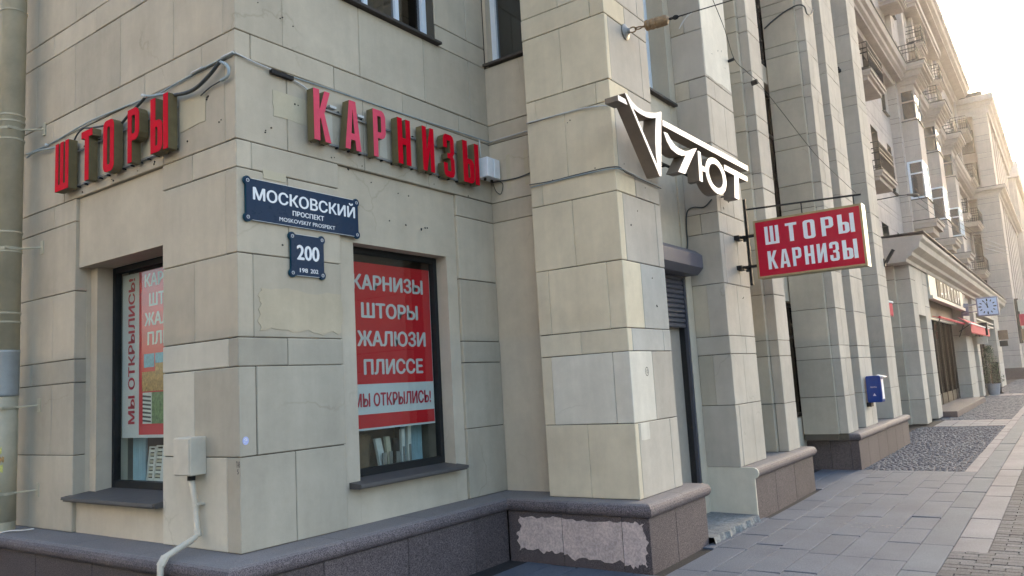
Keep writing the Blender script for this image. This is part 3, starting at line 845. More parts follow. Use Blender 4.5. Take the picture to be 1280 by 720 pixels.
m = MB(); poly_solid(m, frB, [blob(.22, .42, 3.135, 3.20, 50, .004, 3)], 0, .003); m.build('plaster_patch', M_STONE_WARM, BLD)
frC0 = Frame((2.99, 0, 0), (0, -1, 0), (0, 0, 1), (-1, 0, 0))
for a in (.20, .42):
    m = MB(); poly_solid(m, frC0, [blob(a, a+.05, 3.50, 3.85, 60, .004, 3)], 0, .003); m.build('plaster_patch', M_STONE_WARM, BLD)
frP = Frame((2.73, 0, 0), (0, -1, 0), (0, 0, 1), (-1, 0, 0))
frD = Frame((0, -1.55, 0), (1, 0, 0), (0, 0, 1), (0, -1, 0))
m = MB(); poly_solid(m, frD, [blob(2.83, 3.0, 1.02, 1.165, 70, .006, 3)], 0, .003); m.build('plaster_patch', M_STONE_WHITE, BLD)
frP2 = Frame((0, -1.60, 0), (1, 0, 0), (0, 0, 1), (0, -1, 0))
m = MB(); poly_solid(m, frP2, [blob(5.04, 5.85, 4.93, 6.3, 71, .012, 5)], 0, .003); m.build('plaster_patch', M_STONE_WHITE, BLD)
m = MB(); rh = random.Random(8)
for (fr_, pts) in ((frB, [(.12, 4.52), (.20, 4.47), (.40, 4.42), (.52, 4.40), (.25, 3.5), (.30, 3.53), (.52, 3.77), (.55, 3.77), (1.05, 3.36), (1.3, 3.30), (1.62, 3.26), (1.75, 3.26), (1.9, 2.98), (1.7, 2.99), (1.5, 3.0), (1.98, 3.0), (.38, 2.66), (2.1, 3.43), (1.2, 3.42), (.9, 3.43), (2.6, 3.4)]),
                   (frA, [(-.9, 3.98), (-1.3, 3.42), (-1.7, 3.43), (-2.2, 3.42), (-1.05, 3.44), (-.6, 3.50), (-.2, 3.55), (-.33, 3.78), (-.35, 3.76)]),
                   (frD, [(2.9, 3.45), (3.3, 3.3), (3.1, 3.05), (3.3, 2.45), (3.35, 2.2), (2.95, 2.9)]), (frP, [(1.35, 3.42), (.9, 3.4), (1.1, 3.9)]),
                   (frP2, [(5.5, 5.35), (5.62, 5.38), (5.7, 5.2), (5.3, 5.25), (5.4, 3.5), (5.6, 2.4), (5.2, 3.4)])):
    for (u, v) in pts:
        for q in range(rh.choice((1, 1, 2))):
            uu, vv = u+rh.uniform(-.03, .03)*q, v+rh.uniform(-.02, .02)*q; r_ = rh.uniform(.004, .008)
            poly_solid(m, fr_, [[(uu+r_*math.cos(R(a))*rh.uniform(.7, 1.3), vv+r_*math.sin(R(a))*rh.uniform(.7, 1.3)) for a in range(0, 360, 51)]], -.002, .004)
m.build('wall_plug', M_DARK, BLD, kind='stuff')
# shop windows
def shop_window(axis, plane, u0, u1, z0, z1):
    f = MB(); fw = .045
    def B(m, a, b, c, d, n0, n1): m.box(a, b, plane+n0, plane+n1, c, d) if axis == 'y' else m.box(plane+n0, plane+n1, a, b, c, d)
    B(f, u0, u0+fw, z0, z1, 0, .06); B(f, u1-fw, u1, z0, z1, 0, .06)
    B(f, u0+fw, u1-fw, z0, z0+.075, .002, .058); B(f, u0+fw, u1-fw, z1-fw, z1, .002, .058)
    o = f.build('shop_window', M_FRAME, BLD)
    g2 = MB(); B(g2, u0+.02, u1-.02, z0+.02, z1-.02, .028, .036); g2.build('pane', M_GLASS, o)
    r = MB(); D = .62
    B(r, u0-.02, u1+.02, z0-.02, z1+.02, D, D+.02)
    B(r, u0-.02, u0-.001, z0, z1, .06, D); B(r, u1+.001, u1+.02, z0, z1, .06, D)
    B(r, u0-.02, u1+.02, z0-.02, z0+.005, .061, D); B(r, u0-.02, u1+.02, z1-.005, z1+.02, .061, D)
    r.build('window_niche', M_INT, o)
    return o
swA = shop_window('x', .27, .95, 2.205, .86, 2.765)
swB = shop_window('y', .155, 1.102, 2.26, .87, 2.765)
m = MB(); m.prism([(.27, .875), (-.075, .838), (-.078, .815), (-.06, .815), (-.06, .80), (.27, .80)], 'y', .945, 2.345); m.build('window_sill', M_SILL, BLD)
m = MB(); m.prism([(.155, .885), (-.10, .862), (-.103, .838), (-.085, .838), (-.085, .825), (.155, .825)], 'x', .985, 2.285); m.build('window_sill', M_SILL, BLD)
# door, shutter
dr = MB(); dr.box(3.72, 3.80, -1.17, -1.05, .05, 2.6); dr.box(4.78, 4.858, -1.19, -1.05, .05, 2.6); dr.box(3.80, 4.78, -1.16, -1.06, 2.5, 2.6)
door = dr.build('door', M_FRAME, BLD)
bx('door_leaf', M_DOOR, door, 3.96, 4.78, -1.13, -1.08, .06, 2.5)
m = MB(); m.box(3.80, 3.96, -1.135, -1.07, .06, 2.5); m.build('door_stile', M_DARK, door)
m = MB()
for z in (.75, 1.35, 1.9): m.box(3.86, 3.93, -1.16, -1.135, z, z+.07)
m.build('lock_plate', M_DARK, door)
m = MB(); m.prism([(-1.2, 2.90), (-1.36, 2.90), (-1.43, 2.84), (-1.43, 2.70), (-1.36, 2.63), (-1.2, 2.63)], 'x', 3.62, 4.88)
hs = m.build('shutter_housing', M_BOXG, BLD)
for k in range(11):
    z = 2.06+.052*k
    m = MB(); m.prism([(-1.20, z), (-1.212, z+.012), (-1.212, z+.038), (-1.20, z+.049), (-1.185, z+.049), (-1.185, z)], 'x', 3.80, 4.79)
    m.build('shutter_slat', M_SHUT, hs)
m = MB(); m.box(4.79, 4.83, -1.225, -1.18, .06, 2.62); m.box(3.765, 3.80, -1.225, -1.18, .06, 2.62); m.build('guide_rail', M_SHUT, hs)
m = MB(); rs = random.Random(5)
top = [(3.765, -1.1)]; n = 22
edge = [(3.765+1.262*k/n, -1.745+rs.uniform(-.018, .018)) for k in range(n+1)]
vs = [(x, y, .062+rs.uniform(-.006, .002)) for x, y in edge] + [(x, y-.012+rs.uniform(-.012, .006), -.01) for x, y in edge] + [(x, -1.08, .066) for x, y in edge]
fs = [(k, k+1, n+1+k+1, n+1+k) for k in range(n)] + [(k, 2*n+2+k, 2*n+3+k, k+1) for k in range(n)]
m.add(vs, fs); m.build('doorstep', M_CONC, BLD)

# ================================================================== SIGNS AND SMALL THINGS
def channel_letter(parent, fr, loops_list, n0, n1, side, face, name='letter'):
    m = MB(); f = MB()
    for loops in loops_list:
        poly_solid(m, fr, loops, n0, n1); poly_solid(f, fr, loops, n1+.0004, n1+.004)
    o = m.build(name, side, parent)
    f.build('letter_face', face, o)
    return o
def place(ch, u0, v0, wd, ht): return [[[(u0+p[0]*wd, v0+p[1]*ht) for p in lp] for lp in loops] for loops in GL[ch]]
# ШТОРЫ on the left face
s1 = thing('letter_sign', (0, 1.5, 3.4), 'red three-dimensional letters ШТОРЫ on the left face of the corner', 'sign')
for ch, y0, wd in (('Ш', 2.365, .235), ('Т', 1.905, .18), ('О', 1.545, .165), ('Р', 1.17, .165), ('Ы', .842, .235)):
    k = 1.0163; o = channel_letter(s1, frA, place(ch, 4.589-(y0+4.589)*k, 1.55+1.87*k, wd*k, .425*k), .027, .10, M_RETURN, M_RED)
m = MB(); m.box(-.026, -.012, .70, 2.50, 3.785, 3.80); m.build('mounting_rail', M_RAIL, s1)
m = MB(); m.box(-.026, -.012, .70, 2.50, 3.475, 3.49); m.build('mounting_rail', M_RAIL, s1)
m = MB()
for k in range(14):
    y = .72+.125*k; m.box(-.03, -.001, y, y+.012, 3.462, 3.474); m.box(-.03, -.001, y+.02, y+.032, 3.801, 3.812)
m.build('rail_clip', M_DARK, s1, kind='stuff')
# КАРНИЗЫ on the right face
s2 = thing('letter_sign', (1.6, 0, 3.4), 'red three-dimensional letters КАРНИЗЫ, the first three faded pink, above the right shop window', 'sign')
for k, (ch, x0, wd) in enumerate((('К', .575, .165), ('А', .885, .168), ('Р', 1.195, .142), ('Н', 1.482, .157), ('И', 1.795, .152), ('З', 2.077, .152), ('Ы', 2.36, .24))):
    q = 1.01126; channel_letter(s2, frB, place(ch, -3.219+(x0+3.219)*q, 1.55+1.925*q, wd*q, .405*q), .027, .10, M_RETURN, M_REDFADE if k < 3 else M_RED)
m = MB(); m.box(.63, 2.69, -.026, -.012, 3.79, 3.805); m.build('mounting_rail', M_RAIL, s2)
m = MB(); m.box(.63, 2.69, -.026, -.012, 3.515, 3.53); m.build('mounting_rail', M_RAIL, s2)
m = MB()
for k in range(16):
    x = .66+.125*k; m.box(x, x+.012, -.03, -.001, 3.502, 3.514); m.box(x+.02, x+.032, -.03, -.001, 3.806, 3.816)
m.build('rail_clip', M_DARK, s2, kind='stuff')
for k, x in enumerate((.83, 1.13)):
    m = MB(); m.box(x, x+.07, -.045, -.012, 3.82, 3.84); m.build('cable_joint', M_CABLEW, s2)
# street plates
def plate(name, u0, u1, v0, v1, label):
    r = .022; n0, n1 = .006, .016
    lobes = []
    body = rrect(u0, u1, v0, v1, .012)
    t_ = thing(name, ((u0+u1)/2, 0, v0), label, 'street sign')
    def shape(i):   # plate with four round ears
        R_ = .034 - i; pts = []
        for cx, cy, a0 in ((u1-.03, v0+.03, -150), (u1-.03, v1-.03, -60), (u0+.03, v1-.03, 30), (u0+.03, v0+.03, 120)):
            for k in range(9):
                a = R(a0 + 210*k/8 - 0); pts.append((cx+R_*math.cos(a), cy+R_*math.sin(a)))
        return pts
    m = MB(); poly_solid(m, frB, [shape(0)], .004, .016); m.build('enamel_rim', M_BLUEEDGE, t_)
    m = MB(); poly_solid(m, frB, [shape(.006)], .0165, .021); m.build('enamel_face', M_BLUE, t_)
    m = MB()
    for cx, cy in ((u1-.03, v0+.03), (u1-.03, v1-.03), (u0+.03, v1-.03), (u0+.03, v0+.03)):
        c = [(cx+.013*math.cos(R(a)), cy+.013*math.sin(R(a))) for a in range(0, 360, 30)]
        h = [(cx+.010*math.cos(R(a)), cy+.010*math.sin(R(a))) for a in range(0, 360, 30)]
        poly_solid(m, frB, [c, h], .0213, .0225)
    a = .011; b = .0135
    for (p, q, r_, s_) in ((u0+.065, u1-.065, v1-b, v1-a), (u0+.065, u1-.065, v0+a, v0+b)):
        poly_solid(m, frB, [[(p, r_), (q, r_), (q, s_), (p, s_)]], .0213, .0225)
    m.build('white_border', M_WHITE, t_)
    m = MB()
    for cx, cy in ((u1-.03, v0+.03), (u1-.03, v1-.03), (u0+.03, v1-.03), (u0+.03, v0+.03)): m.lathe((cx, -.0225, cy), [(.006, 0), (.004, -.004)], 8, 'y')
    m.build('screw', M_RAIL, t_)
    return t_
p1 = plate('street_name_plate', .045, 1.135, 2.795, 3.12, 'long blue enamel street name plate reading МОСКОВСКИЙ ПРОСПЕКТ')
m = MB(); text(m, frB, 'МОСКОВСКИЙ', .115, 1.085, 2.955, 3.075, .0225, .03); m.build('lettering', M_WHITE, p1)
m = MB(); text(m, frB, 'ПРОСПЕКТ', .46, .76, 2.888, 2.927, .0225, .03); m.build('lettering', M_WHITE, p1)
m = MB(); text(m, frB, 'MOSKOVSKIY PROSPEKT', .34, .87, 2.832, 2.862, .0225, .012); m.build('lettering', M_WHITE, p1)
p2 = plate('house_number_plate', .425, .765, 2.43, 2.765, 'square blue enamel house number plate reading 200')
m = MB(); text(m, frB, '200', .49, .705, 2.56, 2.675, .0225, .035); m.build('lettering', M_WHITE, p2)
m = MB(); text(m, frB, '198', .515, .59, 2.468, 2.50, .0225, .02); m.build('lettering', M_WHITE, p2)
m = MB(); text(m, frB, '202', .615, .69, 2.468, 2.50, .0225, .02); m.build('lettering', M_WHITE, p2)

# posters behind the glass
pa = thing('window_poster', (.335, 1.5, 1.28), 'red and white poster with a vertical line of lettering in the left shop window', 'poster', 'shop window posters')
fpa = Frame((.335, 0, 0), (0, -1, 0), (0, 0, 1), (-1, 0, 0))
def fl(parent, name, mat, fr, u0, u1, v0, v1, n0=0.0, n1=.0012):
    m = MB(); poly_solid(m, fr, [[(u0, v0), (u1, v0), (u1, v1), (u0, v1)]], n0, n1); return m.build(name, mat, parent)
fl(pa, 'paper', M_POSTW, fpa, -2.155, -.99, 1.285, 2.70, -.002, 0)
fl(pa, 'red_field', M_POSTRED2, fpa, -1.88, -1.0, 1.31, 2.70, .0003)
# vertical lettering: u axis runs upwards
fv = Frame((.335, 0, 0), (0, 0, 1), (0, 1, 0), (-1, 0, 0))
m = MB(); text(m, fv, 'МЫ ОТКРЫЛИСЬ!', 1.40, 2.66, 1.945, 2.055, .002, .03); m.build('vertical_lettering', M_POSTDK, pa)
for body, v, u1 in (('КАРНИЗЫ', 2.555, -1.05), ('ШТОРЫ', 2.385, -1.13), ('ЖАЛЮЗИ', 2.22, -1.04), ('ПЛИССЕ', 2.055, -1.07)):
    u0 = {'КАРНИЗЫ': -1.79, 'ШТОРЫ': -1.72, 'ЖАЛЮЗИ': -1.79, 'ПЛИССЕ': -1.745}[body]
    m = MB(); text(m, fpa, body, u0, u1, v, v+.115, .003, .035); m.build('lettering', M_POSTTXT, pa)
fl(pa, 'photo_print', M_SKYB, fpa, -1.80, -1.64, 1.87, 1.985, .0018, .0022); fl(pa, 'photo_print', M_SKYB, fpa, -1.625, -1.30, 1.90, 1.985, .0018, .0022)
fl(pa, 'photo_print', M_ORAN, fpa, -1.625, -1.30, 1.835, 1.899, .0018, .0022); fl(pa, 'photo_print', M_ORAN, fpa, -1.83, -1.05, 1.67, 1.834, .0018, .0022)
fl(pa, 'photo_print', M_SAMPW, fpa, -1.82, -1.68, 1.40, 1.66, .0018, .0022); fl(pa, 'photo_print', M_GREEN, fpa, -1.679, -1.05, 1.40, 1.66, .0018, .0022)
m = MB()
for k in range(7): poly_solid(m, fpa, [[(-1.82, 1.42+.034*k), (-1.69, 1.41+.034*k), (-1.69, 1.425+.034*k), (-1.82, 1.437+.034*k)]], .0023, .0026)
m.build('photo_print_slats', M_SILL, pa, kind='stuff')
pb = thing('window_poster', (1.7, .215, 1.2), 'large red poster listing КАРНИЗЫ ШТОРЫ ЖАЛЮЗИ ПЛИССЕ in the right shop window', 'poster', 'shop window posters')
fpb = Frame((0, .205, 0), (1, 0, 0), (0, 0, 1), (0, -1, 0))
fl(pb, 'paper', M_POSTW, fpb, 1.12, 2.205, 1.245, 2.655, -.002, 0)
fl(pb, 'red_field', M_POSTRED, fpb, 1.12, 2.2, 1.625, 2.655, .0003)
fl(pb, 'red_band', M_POSTRED, fpb, 1.12, 2.2, 1.262, 1.375, .0003)
for body, v, u0, u1 in (('КАРНИЗЫ', 2.42, 1.235, 2.11), ('ШТОРЫ', 2.18, 1.33, 2.03), ('ЖАЛЮЗИ', 1.94, 1.275, 2.12), ('ПЛИССЕ', 1.70, 1.34, 2.07)):
    m = MB(); text(m, fpb, body, u0, u1, v, v+.135, .002, .04); m.build('lettering', M_POSTTXT, pb)
m = MB(); text(m, fpb, 'МЫ ОТКРЫЛИСЬ!', 1.22, 2.16, 1.435, 1.55, .002, .035); m.build('lettering', M_POSTDK, pb)
# samples standing in the windows
sa = thing('blind_sample', (.62, 1.75, .93), 'white venetian blind sample leaning in the left shop window', 'sample')
m = MB(); m.box(.36, .75, 1.70, 2.12, .868, .90); m.build('display_shelf', M_SAMPW, sa)
def sample(name, x, y, z, w_, h, lean, axis, label, n=9):
    t_ = thing(name, (x, y, z), label, 'sample')
    fr = Frame((x, y, z), (0, -1, 0) if axis == 'x' else (1, 0, 0), (lean*0, 0, 1) if False else Vector((lean if axis == 'x' else 0, lean if axis == 'y' else 0, 1)).normalized(), (-1, 0, 0) if axis == 'x' else (0, -1, 0))
    m = MB(); poly_solid(m, fr, [[(0, 0), (w_, 0), (w_, h), (0, h)], [(.012, .012), (.012, h-.012), (w_-.012, h-.012), (w_-.012, .012)]], 0, .012); m.build('frame', M_SAMPW, t_)
    for k in range(n):
        v = .016+(h-.035)*k/n; m = MB(); poly_solid(m, fr, [[(.013, v), (w_-.013, v), (w_-.013, v+(h-.035)/n*.72), (.013, v+(h-.035)/n*.72)]], .002, .006); m.build('slat', M_SAMPC if k % 2 else M_SAMPW, t_)
    return t_
sample('slatted_sample', .42, 1.90, .905, .10, .30, .10, 'x', 'narrow cream slatted sample in the left shop window, left of the white card')
sample('slatted_sample', .42, 1.80, .905, .12, .31, .12, 'x', 'slatted sample beside the white card with black print in the left shop window')
cd = thing('sample_card', (.40, 1.62, .905), 'white sample card with black printed figures in the left shop window', 'card')
fc = Frame((.40, 1.66, .905), (0, -1, 0), Vector((.08, 0, 1)).normalized(), (-1, 0, 0))
fl(cd, 'card', M_POSTW, fc, 0, .36, 0, .31, 0, .004)
m = MB(); rs = random.Random(9)
for k in range(9):
    cx, cy = rs.uniform(.08, .26), rs.uniform(.20, .27) if k < 5 else rs.uniform(.05, .16)
    poly_solid(m, fc, [[(cx+rs.uniform(.008, .024)*math.cos(R(a)), cy+rs.uniform(.006, .02)*math.sin(R(a))) for a in range(0, 360, 40)]], .0045+.0002*k, .0052+.0002*k)
m.build('printed_figure', M_BLACKP, cd, kind='stuff')
sc_ = thing('hanging_curtain', (.5, 2.05, .9), 'pale blue curtain hanging at the left side of the left shop window', 'curtain')
def curtain(parent, x0, x1, y, z0, z1, axis, mat, wv=.018):
    m = MB(); n = 40; vs = []; fs = []
    for k in range(n+1):
        u = x0+(x1-x0)*k/n; d = wv*math.sin(k*1.1)
        for z in (z0, z1): vs.append((u, y+d, z) if axis == 'y' else (y+d, u, z))
    for k in range(n): fs.append((2*k, 2*k+2, 2*k+3, 2*k+1))
    k0 = len(vs)
    for k in range(n+1):
        u = x0+(x1-x0)*k/n; d = wv*math.sin(k*1.1)+.003
        for z in (z0, z1): vs.append((u, y+d, z) if axis == 'y' else (y+d, u, z))
    for k in range(n): fs.append((k0+2*k, k0+2*k+2, k0+2*k+3, k0+2*k+1))
    m.add(vs, fs); return m.build('curtain_cloth', mat, parent)
curtain(sc_, 1.98, 2.16, .45, .90, 2.7, 'x', M_SAMPB)
sb = thing('hanging_curtain', (2.1, .45, .9), 'pale blue curtain hanging at the right side of the right shop window', 'curtain')
curtain(sb, 1.98, 2.24, .42, .90, 2.7, 'y', M_SAMPB)
for k, (x, wd, h, mt, ln) in enumerate(((1.60, .07, .27, M_SAMPW, .22), (1.69, .05, .28, M_SAMPC, .1), (1.77, .06, .26, M_DARK, .05), (1.86, .04, .33, M_SAMPW, 0), (1.94, .04, .36, M_SAMPW, 0))):
    t_ = thing('sample_board', (x, .32, .9), ['tilted white sample board in the right shop window', 'cream sample board next to the tilted one in the right shop window', 'dark sample board with a hanging cord in the right shop window', 'upright white panel track in the right shop window, left of the two', 'upright white panel track beside the pale curtain in the right shop window'][k], 'sample')
    m = MB(); m.prism([(.30, .885), (.33, .885), (.33+ln*.3, .885+h), (.30+ln*.3, .885+h)], 'x', x, x+wd); m.build('board', mt, t_)
    m = MB(); m.box(x+.008, x+wd-.008, .292, .2985, .90, .90+h*.5); m.build('label_strip', M_RAIL, t_)
bxx = thing('cardboard_box', (1.45, .5, .87), 'brown cardboard box standing at the left in the right shop window', 'box')
bx('carton', M_CARD, bxx, 1.30, 1.58, .42, .68, .885, 1.20, c=.004); bx('carton_flap', M_CARD, bxx, 1.295, 1.585, .40, .419, 1.12, 1.19)
cb = thing('dark_stand', (1.3, .33, .88), 'dark wiry stand at the bottom left of the right shop window', 'stand')
m = MB()
for k in range(7):
    a = k*.9; m.tube([(1.25, .33, .89), (1.25+.05*math.cos(a), .33+.04*math.sin(a), 1.0), (1.25+.11*math.cos(a+.4), .33+.07*math.sin(a+.4), 1.04+.012*k)], .004, 5)
m.tube([(1.25, .33, .885), (1.25, .33, 1.02)], .012, 6); m.build('wire_arm', M_DARK, cb)

# УЮТ logo sign
lg = thing('logo_sign', (4.2, -1.7, 3.3), 'white-faced three-dimensional УЮТ sign with a pointed triangle, over the shop door', 'sign')
fl_ = Frame((0, -1.73, 0), (1, 0, 0), (0, 0, 1), (0, -1, 0))
tri = [[(2.41, 3.89), (2.46, 3.885), (2.53, 3.848), (2.62, 3.825), (2.75, 3.82), (2.88, 3.842), (3.0, 3.872), (3.12, 3.915), (3.09, 3.78), (3.06, 3.62), (3.0, 3.29), (2.965, 3.29)],
       [(2.535, 3.795), (2.62, 3.782), (2.70, 3.778), (2.80, 3.781), (2.90, 3.798), (2.99, 3.825), (2.955, 3.70), (2.935, 3.58), (2.928, 3.48), (2.94, 3.375)]]
channel_letter(lg, fl_, [[[(2.28, 3.835), (2.405, 3.835), (2.44, 3.795), (2.28, 3.79)]], tri], 0, .12, M_LOGOS, M_LOGOW)
channel_letter(lg, fl_, [[[(3.13, 3.84), (5.42, 3.87), (5.41, 3.81), (3.12, 3.785)]]], 0, .12, M_LOGOS, M_LOGOW)
channel_letter(lg, fl_, [[[(3.13, 3.73), (3.21, 3.735), (3.28, 3.69), (3.37, 3.655), (3.46, 3.645), (3.60, 3.65), (3.72, 3.685), (3.80, 3.72), (3.90, 3.745), (3.75, 3.61), (3.55, 3.42), (3.39, 3.41), (3.60, 3.61), (3.50, 3.585), (3.40, 3.58), (3.27, 3.60), (3.19, 3.65)]]], 0, .12, M_LOGOS, M_LOGOW)
ell = lambda cx, cy, a, b, n=32: [(cx+a*math.cos(2*math.pi*k/n), cy+b*math.sin(2*math.pi*k/n)) for k in range(n)]
channel_letter(lg, fl_, [[[(3.90, 3.42), (3.98, 3.42), (3.99, 3.535), (4.08, 3.54), (4.08, 3.59), (3.99, 3.59), (3.99, 3.725), (3.92, 3.725)]],
                         [ell(4.37, 3.555, .288, .187), ell(4.365, 3.555, .195, .125)]], 0, .12, M_LOGOS, M_LOGOW)
channel_letter(lg, fl_, [[[(4.64, 3.73), (5.36, 3.735), (5.35, 3.675), (5.06, 3.672), (5.01, 3.41), (4.87, 3.41), (4.93, 3.67), (4.63, 3.67)]]], 0, .12, M_LOGOS, M_LOGOW)
for z in (3.72, 3.50):
    m = MB(); m.box(3.2, 5.40, -1.725, -1.705, z, z+.02); m.build('mounting_rail', M_DARK, lg)
m = MB()
for x in (3.25, 3.45, 5.15):
    for z in (3.725, 3.505): m.box(x, x+.02, -1.704, -1.551 if x < 4 else -1.602, z, z+.014)
m.build('mounting_bracket', M_DARK, lg)

# red box sign on brackets
bs = thing('box_sign', (5.5, -2.4, 2.55), 'crimson hanging box sign ШТОРЫ КАРНИЗЫ in an ochre frame with a side edge painted pale for daylight', 'sign')
fs_ = Frame((5.46, 0, 0), (0, -1, 0), (0, 0, 1), (-1, 0, 0))
U0, U1, V0, V1 = 1.835, 2.985, 2.575, 3.235
m = MB(); m.cbox(5.465, 5.625, -U1+.012, -U0, V0, V1, .006); m.build('casing', M_GOLD, bs)
m = MB(); poly_solid(m, fs_, [[(U0, V0), (U1, V0), (U1, V1), (U0, V1)], [(U0+.022, V0+.022), (U0+.022, V1-.022), (U1-.022, V1-.022), (U1-.022, V0+.022)]], -.004, .006); m.build('frame', M_GOLD, bs)
m = MB(); poly_solid(m, fs_, [[(U0+.022, V0+.022), (U1-.022, V0+.022), (U1-.022, V1-.022), (U0+.022, V1-.022)]], -.004, .002); m.build('face_panel', M_BOXRED, bs)
m = MB(); m.box(5.463, 5.628, -U1-.002, -U1+.012, V0-.004, V1+.004); m.build('daylit_edge_panel', M_CREAM, bs)  # pale colour stands in for daylight on the street-facing side
m = MB()
for ch, u, wd in (('Ш', 1.955, .155), ('Т', 2.185, .125), ('О', 2.375, .125), ('Р', 2.565, .125), ('Ы', 2.735, .165)): glyph(m, fs_, ch, u, 2.945, wd, .205, .0022, .0035)
m.build('lettering', M_WHITE, bs)
m = MB()
for k, ch in enumerate('КАРНИЗЫ'):
    u = (1.965, 2.095, 2.235, 2.365, 2.495, 2.625, 2.755)[k]; glyph(m, fs_, ch, u, 2.665, (.105, .11, .095, .10, .10, .095, .15)[k], .205, .0022, .0035)
m.build('lettering', M_WHITE, bs)
m = MB(); m.box(5.52, 5.555, -1.75, -1.72, 2.52, 3.52); m.build('post', M_DARK, bs)
m = MB(); m.tube([(5.54, -1.735, 3.40), (5.54, -2.98, 3.345)], .011, 6); m.build('top_bar', M_DARK, bs)
m = MB(); m.tube([(5.54, -2.36, 3.37), (5.54, -2.36, 3.235)], .007, 5); m.tube([(5.54, -2.9, 3.35), (5.54, -2.9, 3.235)], .007, 5); m.build('hanger', M_DARK, bs)
for z in (3.085, 2.735):
    m = MB(); m.box(5.50, 5.57, -1.86, -1.601, z-.012, z+.012); m.box(5.46, 5.61, -1.66, -1.6008, z-.03, z+.02); m.tube([(5.535, -1.70, z-.012), (5.535, -1.70, z-.055)], .02, 8); m.build('wall_bracket', M_DARK, bs)

# cables
def cable(label, runs, parent=None, loc=(0, 0, 4)):
    t_ = thing('wall_cable', loc, label, 'cable', 'cables on the walls')
    for mat, r, pts in runs: MB().tube(pts, r, 6).build('cable_run', mat, t_, smooth=True)
    return t_
def smooth_path(pts, n=5):
    pts = [Vector(p) for p in pts]; o = []
    for i in range(len(pts)-1):
        p0, p1, p2, p3 = pts[max(i-1, 0)], pts[i], pts[i+1], pts[min(i+2, len(pts)-1)]
        for k in range(n):
            t = k/n; o.append(.5*((2*p1)+(-p0+p2)*t+(2*p0-5*p1+4*p2-p3)*t*t+(-p0+3*p1-3*p2+p3)*t**3))
    o.append(pts[-1]); return o
cable('thin grey cable strung along the left face above the red letters ШТОРЫ', [
    (M_CABLEG, .007, smooth_path([(-.018, 3.25, 3.99), (-.014, 2.78, 3.985), (-.02, 2.1, 4.012), (-.014, 1.54, 4.0), (-.02, .94, 3.968), (-.014, .72, 3.985), (-.014, .3, 4.003), (-.02, -.012, 4.004)])),
    (M_CABLEW, .009, [(-.026, .50, 3.998), (-.022, .36, 4.004)]), (M_CABLEW, .009, [(-.026, .12, 4.006), (-.024, -.01, 4.008)])], loc=(0, 1.5, 3.96))
cable('thick dark cable loop with a grey tail drooping beside the corner above the letter Ы of ШТОРЫ', [
    (M_CABLE, .014, smooth_path([(-.03, .13, 3.985), (-.045, .21, 3.919), (-.05, .31, 3.875), (-.05, .42, 3.848), (-.045, .55, 3.852), (-.05, .68, 3.87)])),
    (M_CABLEG, .012, smooth_path([(-.03, .13, 3.975), (-.035, .06, 3.935), (-.03, .032, 3.885), (-.03, .052, 3.842), (-.03, .129, 3.832)])),
    (M_CABLE, .005, smooth_path([(-.03, .129, 3.832), (-.015, .266, 3.833), (-.02, .346, 3.81), (-.015, .40, 3.80)]))], loc=(0, .3, 3.83))
cable('bundle of dark supply cables running behind the tops of the letters ШТОРЫ', [
    (M_CABLEG, .010, smooth_path([(-.04, .68, 3.875), (-.04, .85, 3.925), (-.04, 1.02, 3.957), (-.04, 1.125, 3.985)])),
    (M_CABLE, .012, smooth_path([(-.03, 1.125, 3.985), (-.03, 1.232, 3.945), (-.03, 1.38, 3.90), (-.03, 1.50, 3.85)])),
    (M_CABLE, .008, smooth_path([(-.03, 1.787, 3.906), (-.03, 2.0, 3.94), (-.03, 2.13, 3.969), (-.03, 2.244, 3.94), (-.03, 2.33, 3.86)])),
    (M_CABLEG, .009, smooth_path([(-.03, 2.30, 3.88), (-.04, 2.60, 3.905), (-.04, 3.0, 3.955), (-.04, 3.2, 3.94)])),
    (M_CABLEW, .016, [(-.045, 1.10, 3.975), (-.045, 1.15, 3.995)]), (M_CABLEW, .014, [(-.045, 2.77, 3.955), (-.045, 2.80, 3.975)])], loc=(0, 1.9, 3.85))
cable('thin cable along the joint over the red letters КАРНИЗЫ and on to the logo sign', [
    (M_CABLEW, .006, smooth_path([(-.012, -.016, 4.006), (.15, -.018, 3.985), (.337, -.02, 3.972), (.56, -.02, 3.94), (.655, -.022, 3.90)])),
    (M_CABLEG, .005, smooth_path([(.34, -.015, 3.975), (.9, -.012, 3.99), (1.7, -.014, 4.0), (2.5, -.012, 4.02), (2.985, -.02, 4.025)])),
    (M_CABLEW, .006, smooth_path([(2.975, -.02, 4.025), (2.972, -.35, 4.03), (2.97, -.66, 4.03)])),
    (M_CABLEW, .0065, smooth_path([(2.71, -.66, 4.0), (2.712, -1.0, 3.995), (2.71, -1.3, 3.985), (2.68, -1.56, 3.93), (2.55, -1.70, 3.84)]))], loc=(1.4, 0, 3.95))
m = MB(); m.box(.29, .49, -.035, -.004, 3.945, 3.975); tag(m.build('steel_bracket', M_DARK), 'short rusty bracket on the wall under the thin cable near the letter К', 'bracket')
